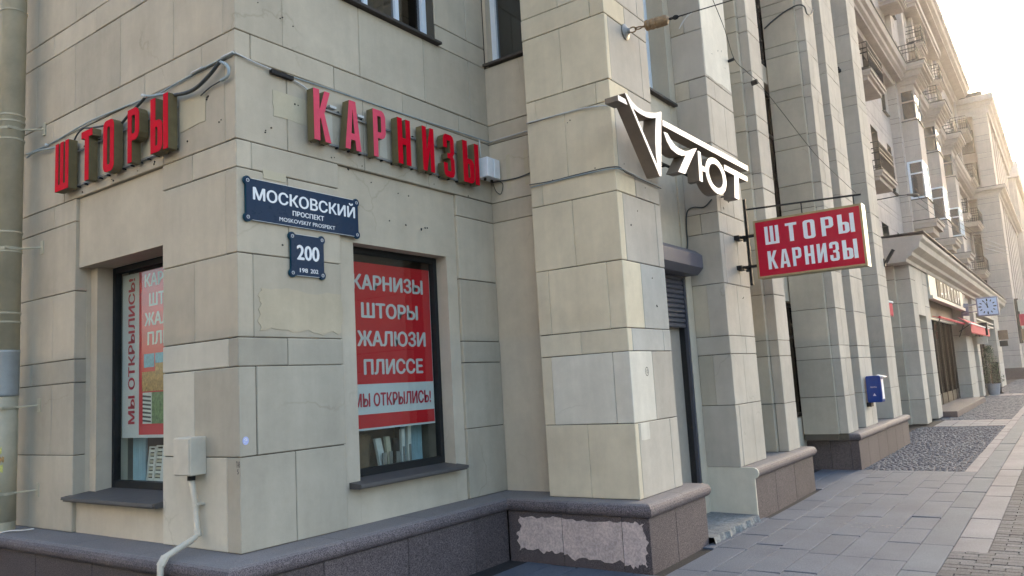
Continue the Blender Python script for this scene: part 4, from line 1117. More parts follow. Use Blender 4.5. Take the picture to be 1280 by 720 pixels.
cable('drooping thin cable along the joint below the white supply boxes and around the pier', [
    (M_CABLE, .006, smooth_path([(2.975, -.02, 3.60), (2.975, -.13, 3.593), (2.975, -.33, 3.585), (2.975, -.50, 3.605), (2.975, -.64, 3.63)])),
    (M_CABLE, .005, smooth_path([(2.70, -.66, 3.40), (2.712, -.9, 3.39), (2.712, -1.2, 3.395), (2.71, -1.56, 3.385), (2.9, -1.572, 3.36), (3.2, -1.572, 3.355), (3.61, -1.572, 3.345)])),
    (M_CABLEG, .005, smooth_path([(2.71, -.66, 3.375), (2.712, -1.2, 3.385), (2.71, -1.56, 3.37), (2.95, -1.575, 3.375), (3.3, -1.575, 3.36), (3.60, -1.57, 3.37)])),
    (M_CABLE, .004, smooth_path([(2.975, -.03, 3.60), (2.97, -.07, 3.50), (2.97, -.13, 3.46), (2.97, -.16, 3.55), (2.97, -.12, 3.59)])),
    (M_CABLEW, .006, [(2.80, -.02, 4.01), (2.80, -.03, 3.83)])], loc=(2.8, -.6, 3.4))
cable('cable drooping beside the door from the logo sign down to the shutter housing', [
    (M_CABLE, .008, smooth_path([(5.0, -1.55, 3.47), (5.005, -1.45, 3.40), (5.005, -1.33, 3.42), (5.0, -1.25, 3.38), (4.98, -1.235, 3.2), (4.97, -1.235, 3.0), (4.86, -1.24, 2.88)]))], loc=(5.0, -1.3, 3.2))
cable('cable crossing the left side of the wide pier near its top', [
    (M_CABLE, .012, smooth_path([(9.16, -1.15, 7.08), (9.16, -1.30, 7.17), (9.16, -1.5, 7.26), (9.16, -1.70, 7.30), (9.17, -1.80, 7.25), (9.3, -1.80, 7.18), (9.6, -1.79, 7.28), (9.9, -1.78, 7.5)]))], loc=(9.2, -1.5, 7.1))
def supply_box(x, k):
    t_ = thing('supply_box', (x, -.1, 3.6), ['white power supply box, the left of the two beside the last red letter', 'white power supply box, the right of the two, in the inner corner'][k], 'box', 'power supply boxes')
    bx('enclosure', M_WHITE, t_, x, x+.10, -.15, -.012, 3.60, 3.80, c=.006)
    bx('cable_gland', M_DARK, t_, x+.03, x+.05, -.09, -.07, 3.575, 3.6)
supply_box(2.745, 0); supply_box(2.853, 1)
# insulator anchor with span wire
an = thing('wire_anchor', (3.13, -1.56, 4.78), 'rusty insulator on an eye bolt and round wall plate holding a span wire', 'wire anchor')
m = MB(); m.lathe((3.13, -1.551, 4.77), [(.075, 0), (.075, -.012), (.03, -.035), (.018, -.06)], 18, 'y'); m.build('wall_plate', M_RAIL, an, smooth=False)
A0, A1 = Vector((3.13, -1.60, 4.76)), Vector((2.95, -1.96, 4.66))
wd_ = Vector((3.2, -2.0, 4.804))
pa_ = [Vector((3.13, -1.60, 4.765)), Vector((3.135, -1.70, 4.775)), Vector((3.15, -1.76, 4.80))]
m = MB()
def ring(m, c, a, b, r, tr, n=14):
    c, a, b = Vector(c), Vector(a).normalized(), Vector(b).normalized()
    pts = [c+r*(math.cos(2*math.pi*k/n)*a*1.35+math.sin(2*math.pi*k/n)*b) for k in range(n+1)]
    m.tube(pts, tr, 5, caps=False)
DW = Vector((.30, -.90, .10)).normalized()    # direction of the span out over the street
P0 = Vector((3.13, -1.60, 4.77))
side_ = DW.cross(Vector((0, 0, 1))).normalized(); upv = side_.cross(DW)
ring(m, P0+DW*.03, DW, upv, .025, .007); ring(m, P0+DW*.085, DW, side_, .024, .007)
m.tube([P0+DW*.11, P0+DW*.15], .010, 6); m.build('eye_bolt', M_RUST, an)
m = MB(); pts = []; rad = []
for k, (d, r_) in enumerate(((.14, .02), (.15, .045), (.17, .052), (.19, .045), (.20, .050), (.22, .052), (.24, .046), (.25, .052), (.29, .050), (.33, .050), (.35, .046), (.36, .03), (.37, .015))):
    pts.append(P0+DW*d); rad.append(r_)
m.tube(pts, rad, 12); m.build('insulator', M_RUST, an)
m = MB(); m.tube([P0+DW*.37, P0+DW*.45], .012, 6); ring(m, P0+DW*.43, DW, upv, .018, .006, 10); m.build('shackle', M_DARK, an)
WEND = P0+DW*14+Vector((0, 0, 1.1))
m = MB(); m.tube([P0+DW*.44, P0+DW*2+Vector((0, 0, .02)), P0+DW*7+Vector((0, 0, .3)), WEND], .0055, 5); m.build('span_wire', M_DARK, an)
m = MB(); m.tube(smooth_path([P0+DW*.55, P0+DW*.5+Vector((0, 0, -.06)), P0+DW*.47+Vector((0, .02, -.12)), P0+DW*.5+Vector((0, 0, -.05)), P0+DW*.58]), .003, 4); m.build('loose_wire', M_CABLEW, an)
sw = thing('street_wire', (6.5, -1.7, 5.2), 'dark wire with a clamp strung along the pilasters above the box sign', 'wire')
m = MB(); m.tube([(5.84, -1.60, 5.33), (5.84, -1.68, 5.34)], .018, 6); m.tube([(6.57, -1.64, 5.25), (6.57, -1.72, 5.26)], .035, 8); m.build('clamp', M_DARK, sw)
m = MB(); m.tube(smooth_path([(4.9, -1.8, 5.72), (5.35, -1.76, 5.52), (5.84, -1.68, 5.34), (6.2, -1.70, 5.29), (6.57, -1.72, 5.26)]), .004, 5); m.build('wire_strand', M_DARK, sw)
m = MB(); m.tube(smooth_path([(6.57, -1.72, 5.26), (7.2, -1.80, 5.02), (8.4, -1.84, 4.75), (9.18, -1.85, 4.66), (11, -1.9, 4.5)]), .004, 5); m.build('wire_strand', M_DARK, sw)
# junction box on face A with bent conduit
M_BOXP = paint_mat('pale_wall_paint', (0.60, 0.545, 0.445), 0.7, wear=0.12, scale=8)
jb = thing('junction_box', (-.06, .49, 1.06), 'beige painted junction box with a bent conduit below it on the corner pier', 'junction box')
bx('enclosure', M_BOXP, jb, -.125, -.001, .385, .585, 1.055, 1.315, c=.006)
bx('lid', M_BOXP, jb, -.133, -.126, .392, .578, 1.062, 1.308, c=.003)
m = MB(); m.tube([(-.07, .46, 1.054), (-.07, .46, 1.02)], .028, 8); m.build('cable_gland', M_DARK, jb)
m = MB(); m.tube([(-.07, .46, 1.03), (-.05, .448, .86), (-.045, .425, .655), (-.10, .39, .635), (-.345, .335, .565), (-.37, .333, .54), (-.37, .33, .0)], .021, 10); m.build('conduit', M_BOXP, jb, smooth=True)
m = MB(); m.tube([(-.046, .447, .87), (-.046, .445, .84)], .027, 8); m.box(-.06, -.001, .41, .48, .85, .862); m.build('pipe_clip', M_BOXP, jb)
m = MB(); m.tube([(-.045, .430, .69), (-.05, .420, .64)], .027, 8); m.build('elbow', M_BOXP, jb)
m = MB(); m.tube([(-.335, .337, .57), (-.371, .333, .52)], .027, 8); m.build('elbow', M_BOXP, jb)
m = MB(); m.lathe((-.0015, -.02, .0), [(.02, 0)], 3, 'x') if False else None
st = MB(); poly_solid(st, frB, [ell(.043, 1.278, .025, .028, 16)], .0006, .0016); sto = st.build('round_sticker', M_STICK); tag(sto, 'small round lilac sticker on the corner of the building', 'sticker')
st2 = MB(); text(st2, frB, 'Э', .030, .056, 1.262, 1.294, .0020, .03); st2.build('sticker_mark', M_WHITE, sto)
gr = thing('graffiti_tag', (0, .02, 1.08), 'tiny black marker scribble on the corner edge under the sticker', 'graffiti')
m = MB(); text(m, frA, 'TAB', -.045, -.004, 1.105, 1.145, .0008, .01); text(m, frA, '5', -.035, -.018, 1.06, 1.092, .0008, .01); m.build('marker_line', M_BLACKP, gr)
m = MB(); poly_solid(m, frD, [ell(3.04, 1.60, .032, .04, 20), ell(3.04, 1.60, .027, .034, 20)], .0006, .0014); rg = m.build('ring_mark', M_BLACKP); tag(rg, 'thin ring drawn on the white patch of the pier, with a smaller ring inside', 'graffiti')
m = MB(); poly_solid(m, frD, [ell(3.045, 1.60, .014, .018, 14), ell(3.045, 1.60, .010, .013, 14)], .0006, .0014); m.build('inner_ring', M_BLACKP, rg)
# downpipe
dp = thing('downpipe', (-.33, 3.05, 0), 'thick beige downpipe with seams and an open spout at the left edge', 'downpipe')
PX, PY = -.20, 3.14
m = MB(); m.lathe((PX, PY, 0), [(.105, .62), (.105, 1.70)], 28); m.build('lower_pipe', M_PIPE, dp, smooth=True)
m = MB(); m.lathe((PX, PY, 0), [(.108, 1.70), (.110, 1.72), (.108, 1.74), (.108, 2.08), (.111, 2.09), (.111, 2.11)], 28); m.build('zinc_sleeve', M_PIPEZ, dp, smooth=True)
m = MB(); m.lathe((PX, PY, 0), [(.105, 2.11), (.105, 13.0)], 28); m.build('upper_pipe', M_PIPE, dp, smooth=True)
for z in (1.60, 2.36, 2.44, 3.0, 3.18, 4.05, 4.22, 4.28, 5.3):
    m = MB(); m.lathe((PX, PY, z), [(.106, -.010), (.112, -.006), (.112, .006), (.106, .010)], 28); m.build('pipe_seam', M_PIPE, dp)
for z in (.86, 1.60, 3.03, 4.15):
    m = MB(); m.tube([(PX+.05, PY-.085, z), (-.001, PY-.21, z+.01)], .009, 6); m.box(-.012, -.001, PY-.235, PY-.185, z-.05, z+.07); m.lathe((PX, PY, z), [(.1055, -.012), (.109, -.012), (.109, .012), (.1055, .012)], 28)
    m.box(PX-.07, PX-.04, PY-.115, PY-.095, z-.012, z+.012); m.build('wall_bracket', M_PIPE, dp)
m = MB(); m.tube(smooth_path([(PX, PY, .64), (PX-.01, PY, .52), (PX-.07, PY-.02, .44), (PX-.16, PY-.06, .38)], 4), .105, 28, caps=False); m.build('spout', M_PIPE, dp, smooth=True)
m = MB(); m.tube(smooth_path([(PX, PY, .60), (PX-.01, PY, .52), (PX-.07, PY-.02, .44), (PX-.162, PY-.061, .379)], 4), .099, 28, caps=True); m.build('spout_shade_plug', M_DARK, dp, smooth=True)  # dark plug stands in for the shade inside the open spout
lf = thing('torn_leaflet', (PX-.15, PY, 1.2), 'torn yellow and orange leaflets stuck on the downpipe', 'leaflet')
for k, (a, z, mt, s) in enumerate(((190, 1.33, M_YEL, .07), (186, 1.20, M_YEL, .05), (195, 1.12, M_ORAN, .07), (182, 1.02, M_YEL, .04), (196, .94, M_STICK, .05), (206, 1.28, M_YEL, .06), (208, 1.15, M_ORAN, .05), (228, 1.24, M_YEL, .05), (232, 1.08, M_YEL, .06), (240, 1.16, M_ORAN, .045))):
    rs = random.Random(k); m = MB(); n = 6; vs = []
    for i in range(n+1):
        aa = R(a+(i-n/2)*s*85); dz = rs.uniform(-.012, .012)
        vs += [(PX+.1065*math.cos(aa), PY+.1065*math.sin(aa), z-s*.5+dz), (PX+.1065*math.cos(aa), PY+.1065*math.sin(aa), z+s*.5+rs.uniform(-.015, .015))]
    m.add(vs, [(2*i, 2*i+2, 2*i+3, 2*i+1) for i in range(n)]); m.build('paper_scrap', mt, lf)
m = MB(); m.tube(smooth_path([(-.12, 2.72, .57), (-.15, 2.85, .555), (-.22, 3.0, .55), (-.32, 3.15, .50)]), .007, 6); tag(m.build('loose_cable', M_CABLEW, smooth=True), 'loose white cable lying on the granite plinth by the downpipe', 'cable')
# mailbox
mb = thing('mailbox', (11.0, -1.85, .98), 'blue wall-mounted mailbox on the pilaster', 'mailbox')
frm = Frame((10.66, 0, 0), (0, -1, 0), (0, 0, 1), (-1, 0, 0))
m = MB(); poly_solid(m, frm, [rrect(1.785, 2.01, .93, 1.36, .025, .03)], -.22, 0); m.build('body', M_MAIL, mb)
m = MB(); poly_solid(m, frm, [rrect(1.80, 1.995, .95, 1.34, .015, .02)], .0005, .006); m.build('front_door', M_MAIL, mb)
m = MB(); m.prism([(-1.96, 1.375), (-2.07, 1.345), (-2.075, 1.33), (-2.0, 1.335), (-1.96, 1.36)], 'x', 10.67, 10.87); m.build('letter_flap', M_WHITE, mb)
m = MB(); text(m, frm, 'ПОЧТА', 1.85, 1.945, 1.165, 1.188, .0075, .02); m.build('lettering', M_WHITE, mb)
m = MB(); poly_solid(m, frm, [[(1.875, 1.035), (1.925, 1.035), (1.90, 1.08)]], .0065, .009); m.build('emblem', M_WHITE, mb)
m = MB(); m.box(10.70, 10.85, -2.016, -2.0105, .98, 1.30); m.build('side_notice', M_WHITE, mb)
m = MB(); m.box(10.66, 10.86, -1.83, -1.762, .86, .93); m.build('bracket', M_DARK, mb)
# flag holder on the last pilaster
fh = thing('flag_holder', (13.3, -1.82, 3.5), 'black flag holder tube on the last pilaster', 'flag holder')
m = MB(); m.tube([(13.42, -1.83, 3.50), (13.44, -2.0, 3.76)], .035, 8); m.build('socket_tube', M_DARK, fh)
m = MB(); m.box(13.36, 13.47, -1.83, -1.811, 3.44, 3.60); m.build('base_plate', M_DARK, fh)
fh2 = thing('wall_lamp', (11.8, -1.5, 5.6), 'small black round fitting on the side of the last pilaster', 'lamp')
m = MB(); m.lathe((12.54, -1.55, 7.3), [(.02, .03), (.045, .01), (.05, -.03), (.03, -.05)], 12); m.build('lamp_body', M_DARK, fh2)
m = MB(); m.tube([(12.6, -1.55, 7.35), (12.54, -1.55, 7.36)], .015, 6); m.build('lamp_arm', M_DARK, fh2)
# faded yellow stencil on the paving
m = MB(); fg = Frame((5.1, -2.62, 0), Vector((.25, -.97, 0)).normalized(), Vector((.97, .25, 0)).normalized(), (0, 0, 1)); rs = random.Random(4)
for r_ in range(3):
    for k in range(12):
        u, v = -.05+.045*k+rs.uniform(-.01, .01), -.1*r_+rs.uniform(-.01, .01)
        if rs.random() < .45: poly_solid(m, fg, [[(u, v), (u+.03, v+rs.uniform(-.01, .01)), (u+.028, v+.03), (u+.002, v+.035)]], .0030, .0036)
tag(m.build('paint_stencil', M_SLAB_LT, kind=None), 'worn pale yellow stencil marks on the grey paving slabs', 'marking')

# ================================================================== AVENUE WING
WG = thing('avenue_wing', (36, 2, 0), 'long pale stone apartment wing with three bay windows, balconies and a deep roof cornice', 'building')
W = .25
XE = 60.0
holes = []; wins = []
def addwin(x0, x1, z0, z1): holes.append((x0, x1, z0, z1)); wins.append((x0, x1, z0, z1))
cols = [(15.2, 16.5), (18.9, 20.2), (22.6, 23.9), (26.2, 27.5)]
for a, b in cols + [(29.25, 30.2)]:
    addwin(a, b, 4.7, 6.5)
    addwin(a, b, 8.1 if a != 22.6 else 7.42, 10.05)
    addwin(a, b, 11.35 if a != 22.6 else 10.6, 12.9)
for x in (18.9, 22.6, 26.2, 30.4, 34.3, 37.9, 41.2, 44.8, 48.6, 52.0, 55.6):
    addwin(x, x+1.25, 14.3, 16.2); addwin(x, x+1.25, 17.4, 19.1)
for x in (48.6, 52.0, 55.6):
    addwin(x, x+1.2, 11.35, 12.9); addwin(x, x+1.2, 8.1, 10.05); addwin(x, x+1.2, 4.9, 6.6)
holes_up = [h for h in holes if h[2] > 13.3]; holes_lo = [h for h in holes if h[2] < 13.3]
# courses of real stone: big/small bands cut around the openings
m = MB(); holed_wall(m, 'y', W+.015, 13.45, XE, 0, 13.3, holes_lo, W+.5); m.build('wall_bed', M_MORTAR, WG)
m = MB(); holed_wall(m, 'y', W, 13.45, XE, 13.3, 20.0, holes_up, W+.5); m.build('upper_wall', M_UPPER, WG)
zc = [0]; z = 0.0; i = 0
while z < 13.2:
    z += .6 if i % 2 == 0 else .21; zc.append(min(z, 13.3)); i += 1
m = MB()
for i in range(len(zc)-1):
    z0, z1 = zc[i], zc[i+1]; x = 13.46 - (i*.37 % .8)
    if z1 < 4: pass
    while x < XE:
        a, b = max(x, 13.46), min(x+.82, XE); x += .82
        if b-a < .05: continue
        segs = [(a, b, z0, z1)]
        for h in holes_lo:
            new = []
            for (p, q, r_, s_) in segs:
                if q <= h[0] or p >= h[1] or s_ <= h[2] or r_ >= h[3]: new.append((p, q, r_, s_)); continue
                if p < h[0]: new.append((p, h[0], r_, s_))
                if q > h[1]: new.append((h[1], q, r_, s_))
                pp, qq = max(p, h[0]), min(q, h[1])
                if r_ < h[2]: new.append((pp, qq, r_, h[2]))
                if s_ > h[3]: new.append((pp, qq, h[3], s_))
            segs = new
        for (p, q, r_, s_) in segs:
            if q-p > .03 and s_-r_ > .03: m.box(p+.003, q-.003, W, W+.03, r_+.006, s_-.006)
m.build('stone', M_UPPER, WG, kind='stuff')
for (a, b, c, d) in wins:
    win(WG, 'y', W+.22, a, b, c, d, M_WFRAME if (a*7) % 3 < 1.6 else M_TIN, 1, 1, fw=.07)
    bx('window_sill', M_TIN, WG, a-.06, b+.06, W-.10, W+.22, c-.035, c-.002)
m = MB(); m.box(13.46, 60, W+1.0, 14, 0.05, 20.0); m.build('building_body', M_DKINT, WG)
m = MB(); m.box(13.451, 13.52, W+.02, 1.3, 0, 20.0); m.build('end_wall', M_UPPER, WG)
# stepped wall in front of which the bays hang
B0, B1, WB = 30.75, 46.6, -.08
m = MB(); m.box(B1-.6, B1, WB, W-.003, 4.4, 13.28); m.build('projecting_wall', M_UPPER, WG)
m = MB(); m.box(B0, 31.3, WB, W-.003, 4.4, 13.28)
bays = (31.35, 37.55, 43.9); BWD = 1.55
seg = [31.3] + [v for b in bays for v in (b, b+BWD)] + [B1-.6]
m.build('projecting_wall', M_UPPER, WG)
m = MB()
for k in range(0, len(seg), 2): m.box(seg[k]+.003, seg[k+1]-.003, WB+.004, W-.003, 4.4, 13.28)
m.build('projecting_wall_field', M_UPPER, WG, kind='stuff')
m = MB()
for z in zc[6:]:
    m.box(B0-.004, B0+.2, WB-.0035, W-.01, z-.006, z+.006)
m.build('joint_line', M_MORTAR, WG, kind='stuff')
def cornice(parent, name, mat, axis_runs):
    m = MB()
    for args in axis_runs: m.box(*args)
    return m.build(name, mat, parent)
YB = -.66
BXB = (1.2/60)
for bi, x0 in enumerate(bays):
    x1 = x0+BWD
    # corbelled base
    m = MB()
    for (o, za, zb) in ((-.16, 6.34, 6.60), (.08, 6.60, 6.82), (.24, 6.82, 7.0), (.31, 7.0, 7.10)):
        m.box(x0-o, x1+o, YB-o, W, za+.001*bi, zb)
    b = m.build('bay_window', M_UPPER, WG)
    m = MB(); m.box(x0-.32, x1+.32, YB-.32, W, 7.101, 7.13); m.build('flashing', M_TIN, b)
    for (za, zb) in ((7.132, 8.02), (9.62, 11.28)):
        n = 2 if zb-za < 1 else 4; cuts = [za+(zb-za)*k/n for k in range(n+1)] if n == 2 else [za, za+.62, za+.85, zb]
        for k in range(len(cuts)-1):
            m = MB(); m.box(x0+.001, x1-.001, YB+.001, W, cuts[k]+.006, cuts[k+1]-.006); m.build('parapet_block', M_UPPER, b)
        m = MB(); m.box(x0+.012, x1-.012, YB+.012, W, za, zb); m.build('parapet_core', M_MORTAR, b)
        m = MB(); m.box(x0-.05, x1+.05, YB-.05, W, zb+.001, zb+.03); m.build('flashing', M_TIN, b)
    for (za, zb) in ((8.052, 9.618), (11.312, 12.62)):
        f = MB(); c = .055
        for px_ in (x0, x1-c): f.box(px_, px_+c, YB, YB+c, za, zb)
        f.box(x0, x0+c, WB-.09, WB-.004, za, zb); f.box(x1-c, x1, WB-.09, WB-.004, za, zb)
        f.box(x0+.01, x0+c-.01, YB+c, WB-.09, za, za+.08); f.box(x0+.01, x0+c-.01, YB+c, WB-.09, zb-.08, zb); f.box(x0+.015, x0+c-.015, YB+c, WB-.09, zb-.55, zb-.49)
        f.box(x0+c, x1-c, YB+.01, YB+c-.01, za, za+.08); f.box(x0+c, x1-c, YB+.01, YB+c-.01, zb-.08, zb); f.box(x0+c, x1-c, YB+.015, YB+c-.015, zb-.55, zb-.49)
        f.box((x0+x1)/2-.04, (x0+x1)/2+.04, YB+.012, YB+c-.012, za+.08, zb-.08)
        f.build('glazing_frame', M_WFRAME if za < 10 else M_UPPER, b)
        g_ = MB(); g_.box(x0+.03, x0+.04, YB+.05, WB-.02, za+.02, zb-.02); g_.build('side_pane', M_GLASSUP, b)
        g_ = MB(); g_.box(x0+.05, x1-.05, YB+.035, YB+.045, za+.02, zb-.02); g_.build('front_pane', M_GLASSUP, b)
        g_ = MB(); g_.box(x0+.13, x0+.15, YB+.12, WB-.03, za+.05, zb-.05); g_.box(x0+.151, x1-.1, YB+.12, YB+.14, za+.05, zb-.05)
        g_.build('sky_sheen_sheet', M_WHITE if za < 10 else M_SAMPB, b)  # white and blue sheets painted to imitate sky reflected in the bay glass
    # crown under the belt
    m = MB()
    for (o, za, zb) in ((.0, 12.622, 12.78), (.10, 12.78, 12.92), (.20, 12.92, 13.02)):
        m.box(x0-o, x1+o, YB-o, W, za, zb)
    m.build('bay_crown', M_UPPER, b)
# belt cornice running at the fifth floor, jutting around each bay
prof = [(W, 12.95), (-.28, 12.95), (-.30, 13.02), (-.40, 13.08), (-.42, 13.2), (-.52, 13.26), (-.55, 13.38), (-.58, 13.44), (W, 13.5)]
m = MB(); m.prism(prof, 'x', 13.46, XE-.01); bc = m.build('belt_cornice', M_UPPER, WG)
m = MB(); m.box(13.461, XE-.01, -.60, W, 13.505, 13.53); m.build('flashing', M_TIN, bc)
m = MB(); m.box(13.462, XE-.02, -.03, W, 12.70, 12.949); m.build('architrave', M_UPPER, bc)
for x0 in bays:
    m = MB()
    for (o, oy, za, zb) in ((.30, .30, 13.021, 13.12), (.34, .36, 13.12, 13.25), (.46, .48, 13.25, 13.36), (.52, .56, 13.36, 13.50)):
        m.box(x0-o, x0+BWD+o, YB-oy, -.2, za, zb)
    c_ = m.build('bay_cornice', M_UPPER, WG)
    m = MB(); m.box(x0-.55, x0+BWD+.55, YB-.59, -.2, 13.531, 13.555); m.build('flashing', M_TIN, c_)
def railing(parent, x0, x1, y0, z, h=.88, step=.11):
    m = MB()
    for (a, b) in (((x0, y0), (x1, y0)), ((x0, y0), (x0, W)), ((x1, y0), (x1, W))):
        dx, dy = b[0]-a[0], b[1]-a[1]; ln = math.hypot(dx, dy); n = max(2, int(ln/step))
        for k in range(n+1):
            p = (a[0]+dx*k/n, a[1]+dy*k/n); r_ = .016 if k in (0, n) else .0085
            m.tube([(p[0], p[1], z), (p[0], p[1], z+h)], r_, 4)
        for zz in (z+.08, z+h*.62, z+h*.78, z+h):
            m.box(min(a[0], b[0])-.014, max(a[0], b[0])+.014, min(a[1], b[1])-.014, max(a[1], b[1])+.014, zz-.014, zz+.014)
    return m.build('railing', M_DARK, parent)
def balcony(x0, x1, y0, z, rail=True):
    m = MB()
    for (o, za, zb) in ((0, z-.06, z), (.0-.05, z-.14, z-.06), (-.13, z-.26, z-.14)):
        m.box(x0-o if o < 0 else x0, x1+o, y0-o, W-.001, za, zb)
    m = MB(); m.box(x0, x1, y0, W-.001, z-.07, z); m.box(x0+.05, x1-.05, y0+.05, W-.001, z-.16, z-.07); m.box(x0+.14, x1-.14, y0+.14, W-.001, z-.28, z-.16)
    b = m.build('balcony', M_UPPER, WG)
    m = MB(); m.box(x0-.015, x1+.015, y0-.015, W-.002, z+.001, z+.015); m.build('flashing', M_TIN, b)
    if rail: railing(b, x0+.06, x1-.06, y0+.06, z+.015)
balcony(22.0, 24.45, -.65, 7.37); balcony(22.0, 24.45, -.65, 10.56)
for x0 in bays:
    railing(bc, x0-.2, x0+BWD+.2, YB-.25, 13.555, .85)
    balcony(x0-.05, x0+BWD+.05, -.62, 16.75)
for x in (18.9, 22.6, 26.2): balcony(x-.1, x+1.35, -.55, 16.75)
for z in (7.3, 10.55, 13.54, 16.9): balcony(56.0, 59.2, -.75, z)
balcony(52.0, 53.4, -.5, 10.55)
# pilasters and relief panels of the upper storeys
m = MB()
for k, x in enumerate((16.9, 20.6, 24.6, 28.4, 32.6, 36.3, 39.9, 43.2, 46.9)):
    m = MB(); m.box(x, x+.55, .02, W-.002, 13.54, 19.3); m.box(x-.06, x+.61, -.02, W-.002, 19.3, 19.55); m.build('pilaster', M_UPPER, WG)
for k, x in enumerate((17.9, 21.8, 25.5, 29.4, 33.55, 37.15, 40.6, 44.15)):
    m = MB(); m.box(x-.36, x+.36, .14, W-.002, 13.9, 19.2)
    p = m.build('relief_panel', M_VEIN, WG)
    r_ = MB()
    for zc_ in (14.6, 15.75, 16.9, 18.2):
        r_.lathe((x, .14, zc_), [(.24, 0), (.25, -.03), (.20, -.05), (.15, -.02), (.09, -.025), (.05, -.06)], 12, 'y')
        for s_ in (-1, 1):
            r_.tube([(x+s_*.05, .11, zc_+.32), (x+s_*.2, .10, zc_+.45), (x+s_*.25, .11, zc_+.6), (x+s_*.12, .10, zc_+.72), (x, .11, zc_+.62)], [.03, .045, .04, .035, .02], 5)
    r_.build('rosette', M_UPPER, p, kind='stuff')
# roof cornice
prof = [(W, 19.55), (.05, 19.55), (.02, 19.75), (-.10, 19.82), (-.12, 20.0), (-.62, 20.12), (-.64, 20.22), (-.80, 20.32), (-.84, 20.55), (-.93, 20.62), (-.95, 20.85), (W, 21.0)]
m = MB(); m.prism(prof, 'x', 13.46, XE-.01); rc = m.build('roof_cornice', M_UPPER, WG)
m = MB(); m.prism([(-.97, 20.851), (-.97, 20.875), (8, 23.2), (14, 21.0), (14, 20.851), (W, 20.96)], 'x', 13.45, XE); m.build('roof', M_TIN, WG)
m = MB(); m.box(38.5, 47.5, -.45, W-.003, 19.25, 19.549); m.box(38.6, 47.4, -.36, W-.003, 19.05, 19.25); m.build('lower_cornice_shelf', M_UPPER, WG)
m = MB(); m.lathe((47.9, -.02, 0), [(.07, 4.5), (.07, 19.6)], 10); m.build('downpipe', M_UPPER, WG, smooth=True)
m = MB(); m.lathe((59.0, .05, 0), [(.08, 4.5), (.08, 20.0)], 10); m.build('downpipe', M_UPPER, WG, smooth=True)
lampw = thing('bracket_lamp', (25.5, -.2, 7.1), 'small dark street lamp head on a thin arm beside the lower balcony', 'lamp')
m = MB(); m.tube([(25.4, W, 7.12), (25.4, -.55, 7.14), (25.5, -.75, 7.14)], .018, 5); m.build('lamp_arm', M_DARK, lampw)
m = MB(); m.tube([(25.5, -.75, 7.14), (25.9, -.95, 7.16), (26.1, -1.02, 7.16)], [.03, .07, .03], 8); m.build('lamp_head', M_DARK, lampw)
wr = thing('overhead_wires', (40, -1.2, 7.4), 'thin overhead wires strung past the bay windows', 'wire')
for z in (7.35, 7.1, 7.6):
    m = MB(); m.tube([(25.9, -.95, z-.2), (34, -1.2, z-.1), (45, -1.5, z+.3), (59.8, -1.9, z+1.4)], .012, 4); m.build('wire_strand', M_CABLE, wr)

# ================================================================== SHOPFRONT PAVILION
PV = thing('shopfront_pavilion', (32, -.8, 0), 'single-storey stone shopfront pavilion with a heavy cornice and dark portals', 'building')
PZ = 3.98
def stack(parent, x0, x1, y0, y1, zs, mat=M_FRONT, name='stone'):
    for k in range(len(zs)-1):
        m = MB(); m.cbox(x0, x1, y0, y1, zs[k]+.006, zs[k+1]-.006, .006); m.build(name, mat, parent)
    m = MB(); m.box(x0+.012, x1-.012, y0+.012, y1-.012, zs[0], zs[-1]); m.build('mortar_bed', M_MORTAR, parent)
zp = [0.02, .62, 1.22, 1.82, 2.42, 3.02, 3.62, PZ]
PF = -1.55
# left face in two planes, then the street face piers
stack(PV, 18.1, 18.28, -1.22, .24, zp, M_STONE)
stack(PV, 18.285, 19.0, PF, -1.05, zp)
stack(PV, 20.25, 21.1, PF, -1.05, zp)
stack(PV, 29.5, 30.9, PF, -1.05, zp)
stack(PV, 31.3, 33.2, PF+.12, -1.05, zp)
stack(PV, 33.4, 34.4, PF, -1.05, zp)
stack(PV, 44.0, 47.0, PF, -1.05, zp)
bx('niche_lintel', M_FRONT, PV, 19.003, 20.247, PF+.002, -1.05, 2.75, PZ)
bx('niche_back', M_STONE, PV, 19.0, 20.25, -1.15, -1.04, .02, 2.749)
bx('niche_lintel', M_FRONT, PV, 34.403, 43.997, PF+.004, -1.05, 3.45, PZ)
m = MB(); m.box(18.29, 47, -1.02, .24, 3.5, 4.0); m.box(30.9, 31.3, -1.3, -1.0, .02, PZ); m.box(33.2, 33.4, -1.3, -1.0, .02, PZ); m.build('pavilion_body', M_STONE, PV)
prof = [(-.6, 3.98), (-1.60, 3.98), (-1.62, 4.06), (-1.74, 4.12), (-1.76, 4.20), (-1.92, 4.30), (-1.95, 4.44), (-2.02, 4.50), (-2.03, 4.58), (-.6, 4.64)]
m = MB(); m.prism(prof, 'x', 17.58, 47.5); pc = m.build('cornice', M_FRONT, PV)
m = MB()
for (o, za, zb) in ((.05, 3.985, 4.06), (.18, 4.06, 4.20), (.36, 4.20, 4.44), (.44, 4.44, 4.575)): m.box(18.09-o, 18.3, -1.0, .24, za, zb)
m.box(17.66, 47, -.61, .24, 4.3, 4.63); m.build('cornice_return', M_FRONT, pc)
m = MB(); m.box(17.55, 47.53, -2.06, .24, 4.645, 4.67); m.build('flashing', M_TIN, pc)
